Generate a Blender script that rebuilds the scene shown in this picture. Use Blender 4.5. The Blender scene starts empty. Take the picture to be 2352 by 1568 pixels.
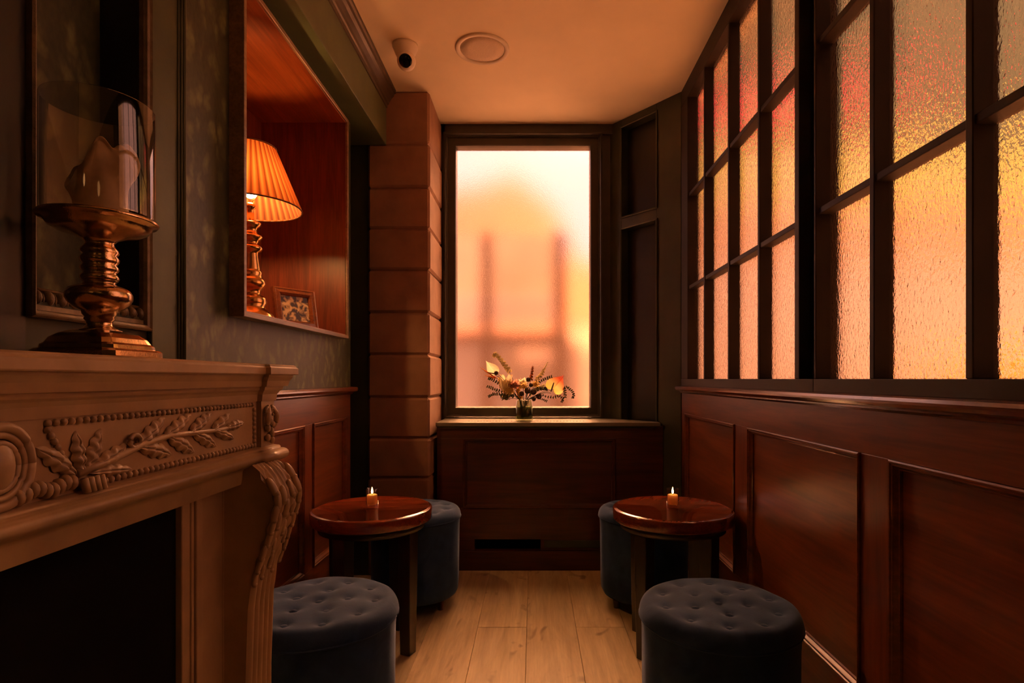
import bpy, bmesh, math, random
from mathutils import Vector, Matrix
random.seed(7)
PI = math.pi
C = bpy.context.scene.collection
sc = bpy.context.scene

# ------------------------------------------------------------------ camera
HC = 1.06                      # camera height above the floor; z values below are measured from the camera's level
F = 1300.0                     # focal length in pixels of the 2352 px wide frame
cam_d = bpy.data.cameras.new('camera')
cam_d.sensor_width = 36.0
cam_d.lens = 36.0 * F / 2352.0
cam_d.shift_x = -49.0 / 2352.0
cam_d.shift_y = 86.0 / 2352.0
cam_d.clip_start = 0.02
cam = bpy.data.objects.new('camera', cam_d)
C.objects.link(cam)
cam.location = (0, 0, HC)
cam.rotation_euler = (PI / 2, 0, 0)
sc.camera = cam

# ------------------------------------------------------------------ world, exposure
SKY = (2.0, 0.95, 0.80)            # hazy sky
GLOW = (150.0, 60.0, 24.0)           # bright veiled patch of sky high over the street beyond the far window
GLOW_DIR = Vector((math.sin(math.radians(12)) * math.cos(math.radians(50)), math.cos(math.radians(12)) * math.cos(math.radians(50)), math.sin(math.radians(50))))
w = bpy.data.worlds.new('hazy_sky')
sc.world = w
w.use_nodes = True
wn_ = w.node_tree
wtc = wn_.nodes.new('ShaderNodeTexCoord')
wdot = wn_.nodes.new('ShaderNodeVectorMath')
wdot.operation = 'DOT_PRODUCT'
wdot.inputs[1].default_value = GLOW_DIR
wn_.links.new(wtc.outputs['Generated'], wdot.inputs[0])
wmr = wn_.nodes.new('ShaderNodeMapRange')
wmr.interpolation_type = 'SMOOTHSTEP'
wmr.inputs['From Min'].default_value = math.cos(math.radians(27))
wmr.inputs['From Max'].default_value = math.cos(math.radians(13))
wn_.links.new(wdot.outputs['Value'], wmr.inputs['Value'])
wmx = wn_.nodes.new('ShaderNodeMix')
wmx.data_type = 'RGBA'
wmx.inputs['A'].default_value = (*SKY, 1)
wmx.inputs['B'].default_value = (*GLOW, 1)
wn_.links.new(wmr.outputs['Result'], wmx.inputs['Factor'])
wn_.links.new(wmx.outputs['Result'], wn_.nodes['Background'].inputs[0])
sc.view_settings.view_transform = 'Standard'
sc.view_settings.look = 'None'
sc.view_settings.gamma = 1.0
sc.view_settings.exposure = 0.0
sc.view_settings.use_curve_mapping = False
sc.cycles.use_denoising = True
sc.cycles.max_bounces = 9
sc.cycles.diffuse_bounces = 4
sc.cycles.glossy_bounces = 4
sc.cycles.transmission_bounces = 8
sc.cycles.transparent_max_bounces = 12
sc.cycles.sample_clamp_indirect = 12.0

# low warm sun over the roof: lights the street and pavement, whose glow comes in through the panes
sd = bpy.data.lights.new('sun', 'SUN')
sd.energy = 12.0
sd.color = (1.0, 0.42, 0.16)
sd.angle = math.radians(3)
so = bpy.data.objects.new('sun', sd)
C.objects.link(so)
so.rotation_euler = Vector((-math.cos(math.radians(66)), 0.0, math.sin(math.radians(66)))).to_track_quat('Z', 'Y').to_euler()

# warm fill lights added behind the camera, no lamps known there
FILL_COL = (1.0, 0.42, 0.13)
def fill_light(name, loc, watts, radius=0.09, col=FILL_COL):
    d = bpy.data.lights.new(name, 'POINT')
    d.energy = watts
    d.color = col
    d.shadow_soft_size = radius
    o = bpy.data.objects.new(name, d)
    C.objects.link(o)
    o.location = loc
    return o
fill_light('fill_light_side', (0.62, -0.9, HC + 0.75), 0.4)
fill_light('fill_light_back', (-0.2, -1.9, HC + 1.0), 0.8)

# ------------------------------------------------------------------ helpers
def Z(z):
    return z + HC

def wloc(o):
    v = Vector((0, 0, 0))
    while o is not None:
        v += o.location
        o = o.parent
    return v

class MB:
    """collects shapes in world coordinates, then links them as one mesh object"""
    def __init__(self):
        self.v, self.f, self.s = [], [], []
    def add(self, verts, faces, smooth=False):
        n = len(self.v)
        self.v += [tuple(p) for p in verts]
        self.f += [tuple(i + n for i in f) for f in faces]
        self.s += [smooth] * len(faces)
        return self
    def box(self, x0, x1, y0, y1, z0, z1):
        v = [(x, y, z) for z in (z0, z1) for y in (y0, y1) for x in (x0, x1)]
        f = [(0, 2, 3, 1), (4, 5, 7, 6), (0, 1, 5, 4), (2, 6, 7, 3), (0, 4, 6, 2), (1, 3, 7, 5)]
        return self.add(v, f)
    def obox(self, c, ax, ay, az, hx, hy, hz):
        c, ax, ay, az = Vector(c), Vector(ax).normalized(), Vector(ay).normalized(), Vector(az).normalized()
        v = [c + ax * (sx * hx) + ay * (sy * hy) + az * (sz * hz) for sz in (-1, 1) for sy in (-1, 1) for sx in (-1, 1)]
        f = [(0, 2, 3, 1), (4, 5, 7, 6), (0, 1, 5, 4), (2, 6, 7, 3), (0, 4, 6, 2), (1, 3, 7, 5)]
        return self.add(v, f)
    def lathe(self, prof, c=(0, 0, 0), seg=40, rfun=None, smooth=True, cap=True):
        v, f = [], []
        for (r, z) in prof:
            for k in range(seg):
                a = 2 * PI * k / seg
                rr = r * (rfun(a, z) if rfun else 1.0)
                v.append((c[0] + rr * math.cos(a), c[1] + rr * math.sin(a), c[2] + z))
        for i in range(len(prof) - 1):
            for k in range(seg):
                k2 = (k + 1) % seg
                f.append((i * seg + k, i * seg + k2, (i + 1) * seg + k2, (i + 1) * seg + k))
        if cap:
            if prof[0][0] > 1e-6:
                f.append(tuple(reversed(range(seg))))
            if prof[-1][0] > 1e-6:
                f.append(tuple((len(prof) - 1) * seg + k for k in range(seg)))
        return self.add(v, f, smooth)
    def tube(self, pts, rad, seg=8):
        pts = [Vector(p) for p in pts]
        if not isinstance(rad, (list, tuple)):
            rad = [rad] * len(pts)
        v, f = [], []
        for i, p in enumerate(pts):
            t = (pts[min(i + 1, len(pts) - 1)] - pts[max(i - 1, 0)]).normalized()
            up = Vector((0, 0, 1)) if abs(t.z) < 0.9 else Vector((1, 0, 0))
            a = t.cross(up).normalized()
            b = t.cross(a)
            for k in range(seg):
                g = 2 * PI * k / seg
                v.append(p + (a * math.cos(g) + b * math.sin(g)) * rad[i])
        for i in range(len(pts) - 1):
            for k in range(seg):
                k2 = (k + 1) % seg
                f.append((i * seg + k, i * seg + k2, (i + 1) * seg + k2, (i + 1) * seg + k))
        f.append(tuple(reversed(range(seg))))
        f.append(tuple((len(pts) - 1) * seg + k for k in range(seg)))
        return self.add(v, f, True)
    def ball(self, c, r, seg=12, rings=8, axes=None):
        if not isinstance(r, (list, tuple)):
            r = (r, r, r)
        c = Vector(c)
        if axes is None:
            axes = (Vector((1, 0, 0)), Vector((0, 1, 0)), Vector((0, 0, 1)))
        v, f = [], []
        for i in range(rings + 1):
            th = PI * i / rings
            for k in range(seg):
                a = 2 * PI * k / seg
                s = math.sin(th)
                v.append(c + axes[0] * (r[0] * s * math.cos(a)) + axes[1] * (r[1] * s * math.sin(a)) + axes[2] * (r[2] * math.cos(th)))
        for i in range(rings):
            for k in range(seg):
                k2 = (k + 1) % seg
                f.append((i * seg + k, (i + 1) * seg + k, (i + 1) * seg + k2, i * seg + k2))
        return self.add(v, f, True)
    def grid(self, fn, nu, nv, smooth=True):
        v = [fn(i / nu, j / nv) for j in range(nv + 1) for i in range(nu + 1)]
        f = []
        for j in range(nv):
            for i in range(nu):
                a = j * (nu + 1) + i
                f.append((a, a + 1, a + nu + 2, a + nu + 1))
        return self.add(v, f, smooth)
    def frame(self, rect, prof, mp, smooth=False):
        """mitred moulding round a rectangle: prof is a list of (inset, height)"""
        u0, v0, u1, v1 = rect
        v, f = [], []
        for (i, h) in prof:
            v += [mp(u0 + i, v0 + i, h), mp(u1 - i, v0 + i, h), mp(u1 - i, v1 - i, h), mp(u0 + i, v1 - i, h)]
        for k in range(len(prof) - 1):
            for j in range(4):
                j2 = (j + 1) % 4
                f.append((k * 4 + j, k * 4 + j2, k * 4 + 4 + j2, k * 4 + 4 + j))
        return self.add(v, f, smooth)
    def sweep(self, chain, prof, smooth=False):
        """moulding along an axis-aligned open chain in plan: prof is a list of (outset, z); outward is the right-hand side"""
        n = len(chain)
        nor = []
        for i in range(n - 1):
            dx, dy = chain[i + 1][0] - chain[i][0], chain[i + 1][1] - chain[i][1]
            l = math.hypot(dx, dy)
            nor.append((dy / l, -dx / l))
        v, f = [], []
        for (o, z) in prof:
            for i, (x, y) in enumerate(chain):
                if i == 0:
                    nx, ny = nor[0]
                elif i == n - 1:
                    nx, ny = nor[-1]
                else:
                    nx, ny = nor[i - 1][0] + nor[i][0], nor[i - 1][1] + nor[i][1]
                v.append((x + nx * o, y + ny * o, z))
        for k in range(len(prof) - 1):
            for i in range(n - 1):
                f.append((k * n + i, k * n + i + 1, (k + 1) * n + i + 1, (k + 1) * n + i))
        return self.add(v, f, smooth)
    def prism(self, poly, mp, h0, h1):
        n = len(poly)
        v = [mp(u, q, h0) for u, q in poly] + [mp(u, q, h1) for u, q in poly]
        f = [tuple(reversed(range(n))), tuple(range(n, 2 * n))]
        for i in range(n):
            j = (i + 1) % n
            f.append((i, j, n + j, n + i))
        return self.add(v, f)
    def build(self, name, mat, parent=None, bevel=0.0, seg=2, auto=None):
        off = wloc(parent) if parent is not None else Vector((0, 0, 0))
        me = bpy.data.meshes.new(name)
        me.from_pydata([(Vector(p) - off)[:] for p in self.v], [], self.f)
        me.polygons.foreach_set('use_smooth', self.s)
        bm = bmesh.new()
        bm.from_mesh(me)
        bmesh.ops.recalc_face_normals(bm, faces=bm.faces)
        bm.to_mesh(me)
        bm.free()
        me.update()
        if mat is not None:
            me.materials.append(mat)
        o = bpy.data.objects.new(name, me)
        C.objects.link(o)
        if parent is not None:
            o.parent = parent
        if bevel > 0:
            m = o.modifiers.new('bevel', 'BEVEL')
            m.width = bevel
            m.segments = seg
            m.limit_method = 'ANGLE'
            m.angle_limit = math.radians(40)
        return o

def thing(name, loc, label, cat, group=None):
    o = bpy.data.objects.new(name, None)
    C.objects.link(o)
    o.location = loc
    o.empty_display_size = 0.05
    o['label'] = label
    o['category'] = cat
    if group:
        o['group'] = group
    return o

def struct(name, loc=(0, 0, 0), label=None, cat=None):
    o = bpy.data.objects.new(name, None)
    C.objects.link(o)
    o.location = loc
    o.empty_display_size = 0.05
    o['kind'] = 'structure'
    if label:
        o['label'] = label
    if cat:
        o['category'] = cat
    return o

def as_struct(o, label=None, cat=None):
    o['kind'] = 'structure'
    if label:
        o['label'] = label
    if cat:
        o['category'] = cat
    return o

def copy_tree(o, parent=None):
    c = o.copy()
    C.objects.link(c)
    if parent is not None:
        c.parent = parent
    for ch in [k for k in bpy.data.objects if k.parent is o]:
        copy_tree(ch, c)
    return c

# ------------------------------------------------------------------ materials
def new_mat(name):
    m = bpy.data.materials.new(name)
    m.use_nodes = True
    nt = m.node_tree
    return m, nt, nt.nodes['Principled BSDF']

def N(nt, t, **kw):
    n = nt.nodes.new(t)
    for k, v in kw.items():
        setattr(n, k, v)
    return n

def coords(nt, scale, rot=(0, 0, 0)):
    tc = N(nt, 'ShaderNodeTexCoord')
    mp = N(nt, 'ShaderNodeMapping')
    mp.inputs['Scale'].default_value = scale
    mp.inputs['Rotation'].default_value = rot
    nt.links.new(tc.outputs['Object'], mp.inputs['Vector'])
    return mp.outputs['Vector']

def noise(nt, vec, scale, detail=4, rough=0.55, dist=0.0):
    n = N(nt, 'ShaderNodeTexNoise')
    n.inputs['Scale'].default_value = scale
    n.inputs['Detail'].default_value = detail
    n.inputs['Roughness'].default_value = rough
    n.inputs['Distortion'].default_value = dist
    nt.links.new(vec, n.inputs['Vector'])
    return n

def ramp(nt, fac, stops):
    r = N(nt, 'ShaderNodeValToRGB')
    e = r.color_ramp.elements
    while len(e) < len(stops):
        e.new(0.5)
    for k, (p, c) in enumerate(stops):
        e[k].position = p
        e[k].color = (*c, 1) if len(c) == 3 else c
    nt.links.new(fac, r.inputs['Fac'])
    return r.outputs['Color']

def bump(nt, b, height, strength, dist=0.01):
    n = N(nt, 'ShaderNodeBump')
    n.inputs['Strength'].default_value = strength
    n.inputs['Distance'].default_value = dist
    nt.links.new(height, n.inputs['Height'])
    nt.links.new(n.outputs['Normal'], b.inputs['Normal'])
    return n

def paint(name, col, rough=0.6, var=0.15, scale=9.0, bstr=0.08, metallic=0.0, coat=0.0, spec=0.5):
    m, nt, b = new_mat(name)
    v = coords(nt, (1, 1, 1))
    n = noise(nt, v, scale, 5)
    lo = tuple(c * (1 - var) for c in col)
    hi = tuple(min(1, c * (1 + var)) for c in col)
    nt.links.new(ramp(nt, n.outputs['Fac'], [(0.3, lo), (0.7, hi)]), b.inputs['Base Color'])
    b.inputs['Roughness'].default_value = rough
    b.inputs['Metallic'].default_value = metallic
    b.inputs['Coat Weight'].default_value = coat
    b.inputs['Specular IOR Level'].default_value = spec
    if bstr:
        n2 = noise(nt, v, scale * 12, 3)
        bump(nt, b, n2.outputs['Fac'], bstr, 0.002)
    return m

def wood(name, dark, mid, light, axis=1, rough=0.3, coat=0.3, freq=1.0, spec=0.5):
    m, nt, b = new_mat(name)
    s = [9.0 * freq] * 3
    s[axis] = 0.9 * freq
    v = coords(nt, tuple(s))
    n1 = noise(nt, v, 1.6, 6, 0.6, 1.2)
    s2 = [60.0 * freq] * 3
    s2[axis] = 2.5 * freq
    n2 = noise(nt, coords(nt, tuple(s2)), 1.5, 4, 0.6, 0.3)
    c1 = ramp(nt, n1.outputs['Fac'], [(0.28, dark), (0.5, mid), (0.75, light)])
    c2 = ramp(nt, n2.outputs['Fac'], [(0.35, (0.62, 0.62, 0.62)), (0.6, (1, 1, 1))])
    mx = N(nt, 'ShaderNodeMix', data_type='RGBA', blend_type='MULTIPLY')
    mx.inputs['Factor'].default_value = 0.75
    nt.links.new(c1, mx.inputs['A'])
    nt.links.new(c2, mx.inputs['B'])
    nt.links.new(mx.outputs['Result'], b.inputs['Base Color'])
    b.inputs['Roughness'].default_value = rough
    b.inputs['Coat Weight'].default_value = coat
    b.inputs['Coat Roughness'].default_value = 0.05 if rough < 0.2 else (0.15 if rough < 0.3 else 0.3)
    b.inputs['Specular IOR Level'].default_value = spec
    bump(nt, b, n2.outputs['Fac'], 0.12, 0.002)
    return m

def wallpaper(name, ground, figure):
    m, nt, b = new_mat(name)
    v = coords(nt, (1, 1, 1))
    nd = noise(nt, v, 9.0, 3)
    add = N(nt, 'ShaderNodeVectorMath', operation='MULTIPLY_ADD')
    add.inputs[1].default_value = (0.0, 0.11, 0.11)
    nt.links.new(nd.outputs['Color'], add.inputs[0])
    nt.links.new(v, add.inputs[2])
    mp = N(nt, 'ShaderNodeMapping')
    mp.inputs['Scale'].default_value = (1, 26, 13)
    mp.inputs['Rotation'].default_value = (0.5, 0, 0)
    nt.links.new(add.outputs[0], mp.inputs['Vector'])
    vo = N(nt, 'ShaderNodeTexVoronoi', feature='F1')
    vo.inputs['Scale'].default_value = 1.0
    vo.inputs['Randomness'].default_value = 0.85
    nt.links.new(mp.outputs['Vector'], vo.inputs['Vector'])
    fine = noise(nt, coords(nt, (1, 90, 50), (0.4, 0, 0)), 1.2, 3)
    c = ramp(nt, vo.outputs['Distance'], [(0.18, figure), (0.5, ground)])
    c2 = ramp(nt, fine.outputs['Fac'], [(0.3, (0.55, 0.55, 0.55)), (0.65, (1.1, 1.1, 1.1))])
    mx = N(nt, 'ShaderNodeMix', data_type='RGBA', blend_type='MULTIPLY')
    mx.inputs['Factor'].default_value = 0.8
    nt.links.new(c, mx.inputs['A'])
    nt.links.new(c2, mx.inputs['B'])
    nt.links.new(mx.outputs['Result'], b.inputs['Base Color'])
    b.inputs['Roughness'].default_value = 0.5
    bump(nt, b, vo.outputs['Distance'], 0.25, 0.004)
    return m

def thin_glass(name, tint=(1, 1, 1), rough=0.03, ior=1.7):
    m, nt, b = new_mat(name)
    out = nt.nodes['Material Output']
    nt.nodes.remove(b)
    t = N(nt, 'ShaderNodeBsdfTransparent')
    t.inputs['Color'].default_value = (*tint, 1)
    g = N(nt, 'ShaderNodeBsdfGlossy')
    g.inputs['Roughness'].default_value = rough
    fr = N(nt, 'ShaderNodeFresnel')
    fr.inputs['IOR'].default_value = ior
    mx = N(nt, 'ShaderNodeMixShader')
    geo = N(nt, 'ShaderNodeNewGeometry')
    inv = N(nt, 'ShaderNodeMath', operation='SUBTRACT')
    inv.inputs[0].default_value = 1.0
    nt.links.new(geo.outputs['Backfacing'], inv.inputs[1])
    ml = N(nt, 'ShaderNodeMath', operation='MULTIPLY')
    nt.links.new(fr.outputs[0], ml.inputs[0])
    nt.links.new(inv.outputs[0], ml.inputs[1])
    nt.links.new(ml.outputs[0], mx.inputs[0])
    nt.links.new(t.outputs[0], mx.inputs[1])
    nt.links.new(g.outputs[0], mx.inputs[2])
    nt.links.new(mx.outputs[0], out.inputs['Surface'])
    return m

def textured_glass(name, rough, scale, strength, dist, tint=(1, 1, 1), stretch=(1, 1, 1)):
    m, nt, b = new_mat(name)
    out = nt.nodes['Material Output']
    nt.nodes.remove(b)
    g = N(nt, 'ShaderNodeBsdfGlass')
    g.inputs['Roughness'].default_value = rough
    g.inputs['IOR'].default_value = 1.45
    g.inputs['Color'].default_value = (*tint, 1)
    v = coords(nt, stretch)
    n = noise(nt, v, scale, 2, 0.5, 0.4)
    bp = N(nt, 'ShaderNodeBump')
    bp.inputs['Strength'].default_value = strength
    bp.inputs['Distance'].default_value = dist
    nt.links.new(n.outputs['Fac'], bp.inputs['Height'])
    nt.links.new(bp.outputs[0], g.inputs['Normal'])
    nt.links.new(g.outputs[0], out.inputs['Surface'])
    return m

def emit(name, col, strength):
    m, nt, b = new_mat(name)
    b.inputs['Base Color'].default_value = (*col, 1)
    b.inputs['Emission Color'].default_value = (*col, 1)
    b.inputs['Emission Strength'].default_value = strength
    return m

def translucent(name, col, frac=0.5, rough=0.8):
    m, nt, b = new_mat(name)
    out = nt.nodes['Material Output']
    v = coords(nt, (1, 1, 1))
    n = noise(nt, v, 120, 3)
    c = ramp(nt, n.outputs['Fac'], [(0.3, tuple(k * 0.88 for k in col)), (0.7, col)])
    nt.links.new(c, b.inputs['Base Color'])
    b.inputs['Roughness'].default_value = rough
    t = N(nt, 'ShaderNodeBsdfTranslucent')
    nt.links.new(c, t.inputs['Color'])
    mx = N(nt, 'ShaderNodeMixShader')
    mx.inputs[0].default_value = frac
    nt.links.new(b.outputs[0], mx.inputs[1])
    nt.links.new(t.outputs[0], mx.inputs[2])
    nt.links.new(mx.outputs[0], out.inputs['Surface'])
    return m

M_ceiling = paint('ceiling_plaster', (0.84, 0.73, 0.55), 0.75, 0.05, 3, 0.15)
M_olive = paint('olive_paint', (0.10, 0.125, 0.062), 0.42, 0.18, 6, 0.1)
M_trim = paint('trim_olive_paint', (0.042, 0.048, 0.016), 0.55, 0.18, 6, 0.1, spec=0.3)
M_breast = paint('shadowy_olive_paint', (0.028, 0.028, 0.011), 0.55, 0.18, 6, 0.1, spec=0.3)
M_green = paint('dark_green_paint', (0.045, 0.050, 0.028), 0.38, 0.2, 6, 0.08)
M_window_paint = paint('window_frame_paint', (0.045, 0.037, 0.024), 0.36, 0.2, 8, 0.08)
M_brown_paint = paint('mullion_paint', (0.024, 0.013, 0.007), 0.55, 0.2, 8, 0.1, spec=0.25)
M_black_wood_shade = paint('black_lacquer_and_shade', (0.008, 0.006, 0.005), 0.35, 0.2, 8, 0.05)  # black finish, also standing for shade in the post rebate
M_soot = paint('sooty_black', (0.004, 0.0035, 0.003), 0.9, 0.2, 8, 0.1, spec=0.1)
M_paper = wallpaper('damask_wallpaper', (0.034, 0.040, 0.014), (0.115, 0.130, 0.048))
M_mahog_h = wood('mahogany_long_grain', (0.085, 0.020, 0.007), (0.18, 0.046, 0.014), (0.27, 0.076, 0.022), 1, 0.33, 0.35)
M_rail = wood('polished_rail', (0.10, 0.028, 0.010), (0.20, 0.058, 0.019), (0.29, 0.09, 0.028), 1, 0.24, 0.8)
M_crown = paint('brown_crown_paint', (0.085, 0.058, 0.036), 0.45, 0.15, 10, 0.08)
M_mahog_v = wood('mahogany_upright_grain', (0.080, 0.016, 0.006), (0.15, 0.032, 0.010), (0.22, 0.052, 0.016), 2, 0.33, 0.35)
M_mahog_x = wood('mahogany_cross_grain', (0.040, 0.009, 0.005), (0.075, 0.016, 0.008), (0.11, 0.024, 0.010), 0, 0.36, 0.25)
M_table = wood('table_mahogany', (0.12, 0.020, 0.006), (0.20, 0.036, 0.010), (0.28, 0.055, 0.014), 0, 0.15, 1.0, 1.4)
M_leg = wood('dark_table_leg', (0.010, 0.0035, 0.002), (0.017, 0.006, 0.003), (0.026, 0.009, 0.0045), 2, 0.35, 0.3)
M_niche = wood('niche_rosewood', (0.09, 0.012, 0.004), (0.16, 0.026, 0.008), (0.23, 0.042, 0.012), 2, 0.4, 0.15, 1.6)
M_niche_y = wood('niche_rosewood_flat', (0.14, 0.026, 0.007), (0.24, 0.048, 0.012), (0.33, 0.075, 0.018), 1, 0.32, 0.3, 1.3)
M_trimwood = wood('pale_walnut_trim', (0.16, 0.09, 0.045), (0.24, 0.14, 0.07), (0.32, 0.19, 0.10), 1, 0.4, 0.2, 1.5)
M_mantel = paint('carved_mantel_stone', (0.38, 0.25, 0.13), 0.42, 0.14, 14, 0.10, coat=0.15)
M_stone = paint('sandstone', (0.31, 0.165, 0.105), 0.75, 0.15, 10, 0.3)
M_oldwax = translucent('aged_wax', (0.58, 0.43, 0.23), 0.3, 0.5)
M_gold = paint('antique_gold', (0.60, 0.40, 0.20), 0.17, 0.3, 40, 0.1, metallic=1.0)
M_brass = paint('brass', (0.62, 0.34, 0.12), 0.22, 0.2, 30, 0.05, metallic=1.0)
M_gilt = paint('dull_gilt', (0.15, 0.105, 0.052), 0.45, 0.3, 50, 0.2, metallic=0.3)
M_wax = translucent('ivory_wax', (0.85, 0.66, 0.42), 0.35, 0.5)
_b = M_wax.node_tree.nodes['Principled BSDF']
_b.inputs['Subsurface Weight'].default_value = 0.7
_b.inputs['Subsurface Radius'].default_value = (0.03, 0.018, 0.009)
_b.inputs['Subsurface Scale'].default_value = 0.6
M_glass = thin_glass('clear_glass', (0.97, 0.95, 0.92), 0.04, 2.1)
M_votive = thin_glass('votive_glass', (0.95, 0.88, 0.80), 0.05, 2.1)
M_flame = emit('candle_flame', (1.0, 0.45, 0.13), 60.0)
M_bulb = emit('lamp_bulb', (1.0, 0.45, 0.13), 400.0)
def shade_mat():
    m, nt, b = new_mat('pleated_shade')
    tc = N(nt, 'ShaderNodeTexCoord')
    gr = N(nt, 'ShaderNodeTexGradient', gradient_type='RADIAL')
    nt.links.new(tc.outputs['Object'], gr.inputs['Vector'])
    ml = N(nt, 'ShaderNodeMath', operation='MULTIPLY')
    ml.inputs[1].default_value = 40.0
    nt.links.new(gr.outputs['Fac'], ml.inputs[0])
    fr = N(nt, 'ShaderNodeMath', operation='FRACT')
    nt.links.new(ml.outputs[0], fr.inputs[0])
    c = ramp(nt, fr.outputs[0], [(0.0, (0.10, 0.020, 0.005)), (0.16, (0.18, 0.045, 0.011)), (0.5, (0.40, 0.125, 0.035)), (0.80, (0.26, 0.070, 0.018)), (1.0, (0.10, 0.020, 0.005))])  # darkening between the pleat folds put into the colour
    nt.links.new(c, b.inputs['Base Color'])
    b.inputs['Roughness'].default_value = 0.8
    t = N(nt, 'ShaderNodeBsdfTranslucent')
    nt.links.new(c, t.inputs['Color'])
    mx = N(nt, 'ShaderNodeMixShader')
    mx.inputs[0].default_value = 0.4
    nt.links.new(b.outputs[0], mx.inputs[1])
    nt.links.new(t.outputs[0], mx.inputs[2])
    nt.links.new(mx.outputs[0], nt.nodes['Material Output'].inputs['Surface'])
    return m
M_shade = shade_mat()
M_white = paint('white_plastic', (0.70, 0.62, 0.52), 0.5, 0.05, 10, 0.02)
M_grille = paint('speaker_grille', (0.66, 0.54, 0.43), 0.6, 0.1, 200, 0.3)
M_lens = paint('black_lens', (0.006, 0.006, 0.007), 0.08, 0.1, 10, 0.0)
M_cane = paint('dark_slot', (0.01, 0.007, 0.005), 0.8, 0.1, 10, 0.0)
M_frost = textured_glass('frosted_glass', 0.16, 230, 0.12, 0.004)
M_ripple = textured_glass('rippled_glass', 0.11, 135, 0.30, 0.005, (0.97, 0.9, 0.82), (1, 1, 0.6))

def velvet():
    m, nt, b = new_mat('navy_velvet')
    v = coords(nt, (1, 1, 1))
    n = noise(nt, v, 14, 5, 0.6, 0.8)
    nt.links.new(ramp(nt, n.outputs['Fac'], [(0.3, (0.012, 0.028, 0.075)), (0.7, (0.022, 0.050, 0.13))]), b.inputs['Base Color'])
    b.inputs['Roughness'].default_value = 0.85
    b.inputs['Specular IOR Level'].default_value = 0.15
    b.inputs['Sheen Weight'].default_value = 0.5
    b.inputs['Sheen Roughness'].default_value = 0.35
    b.inputs['Sheen Tint'].default_value = (0.35, 0.45, 0.75, 1)
    n2 = noise(nt, v, 160, 3)
    bump(nt, b, n2.outputs['Fac'], 0.2, 0.002)
    return m
M_velvet = velvet()

def floor_mat():
    m, nt, b = new_mat('oak_planks')
    at = N(nt, 'ShaderNodeAttribute', attribute_name='plank')
    tc = N(nt, 'ShaderNodeTexCoord')
    off = N(nt, 'ShaderNodeVectorMath', operation='MULTIPLY_ADD')
    off.inputs[1].default_value = (7.0, 13.0, 0.0)
    nt.links.new(at.outputs['Vector'], off.inputs[0])
    nt.links.new(tc.outputs['Object'], off.inputs[2])
    def mapped(s):
        mp = N(nt, 'ShaderNodeMapping')
        mp.inputs['Scale'].default_value = s
        nt.links.new(off.outputs[0], mp.inputs['Vector'])
        return mp.outputs['Vector']
    big = noise(nt, mapped((5, 1.1, 1)), 1.2, 5, 0.6, 1.6)
    wv = N(nt, 'ShaderNodeTexWave', wave_type='RINGS', rings_direction='Y')
    wv.inputs['Scale'].default_value = 0.55
    wv.inputs['Distortion'].default_value = 9.0
    wv.inputs['Detail'].default_value = 2.0
    nt.links.new(mapped((8, 1.1, 1)), wv.inputs['Vector'])
    fine = noise(nt, mapped((70, 4, 1)), 1.5, 4, 0.65)
    kn = noise(nt, mapped((6, 2.6, 1)), 1.7, 2, 0.5, 0.8)
    c1 = ramp(nt, big.outputs['Fac'], [(0.25, (0.44, 0.345, 0.19)), (0.5, (0.62, 0.51, 0.30)), (0.75, (0.76, 0.66, 0.42))])
    def mult(a, bb, f):
        mx = N(nt, 'ShaderNodeMix', data_type='RGBA', blend_type='MULTIPLY')
        mx.inputs['Factor'].default_value = f
        nt.links.new(a, mx.inputs['A'])
        nt.links.new(bb, mx.inputs['B'])
        return mx.outputs['Result']
    c = mult(c1, ramp(nt, wv.outputs['Fac'], [(0.0, (0.72, 0.70, 0.68)), (0.45, (1, 1, 1))]), 0.38)
    c = mult(c, ramp(nt, fine.outputs['Fac'], [(0.35, (0.7, 0.68, 0.66)), (0.6, (1, 1, 1))]), 0.5)
    c = mult(c, ramp(nt, kn.outputs['Fac'], [(0.27, (0.35, 0.3, 0.26)), (0.36, (1, 1, 1))]), 0.8)
    sep = N(nt, 'ShaderNodeSeparateXYZ')
    nt.links.new(at.outputs['Vector'], sep.inputs[0])
    c = mult(c, ramp(nt, sep.outputs['Z'], [(0.0, (0.66, 0.66, 0.66)), (1.0, (1.15, 1.15, 1.15))]), 1.0)
    nt.links.new(c, b.inputs['Base Color'])
    b.inputs['Roughness'].default_value = 0.42
    bump(nt, b, fine.outputs['Fac'], 0.15, 0.002)
    return m
M_floor = floor_mat()

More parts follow.
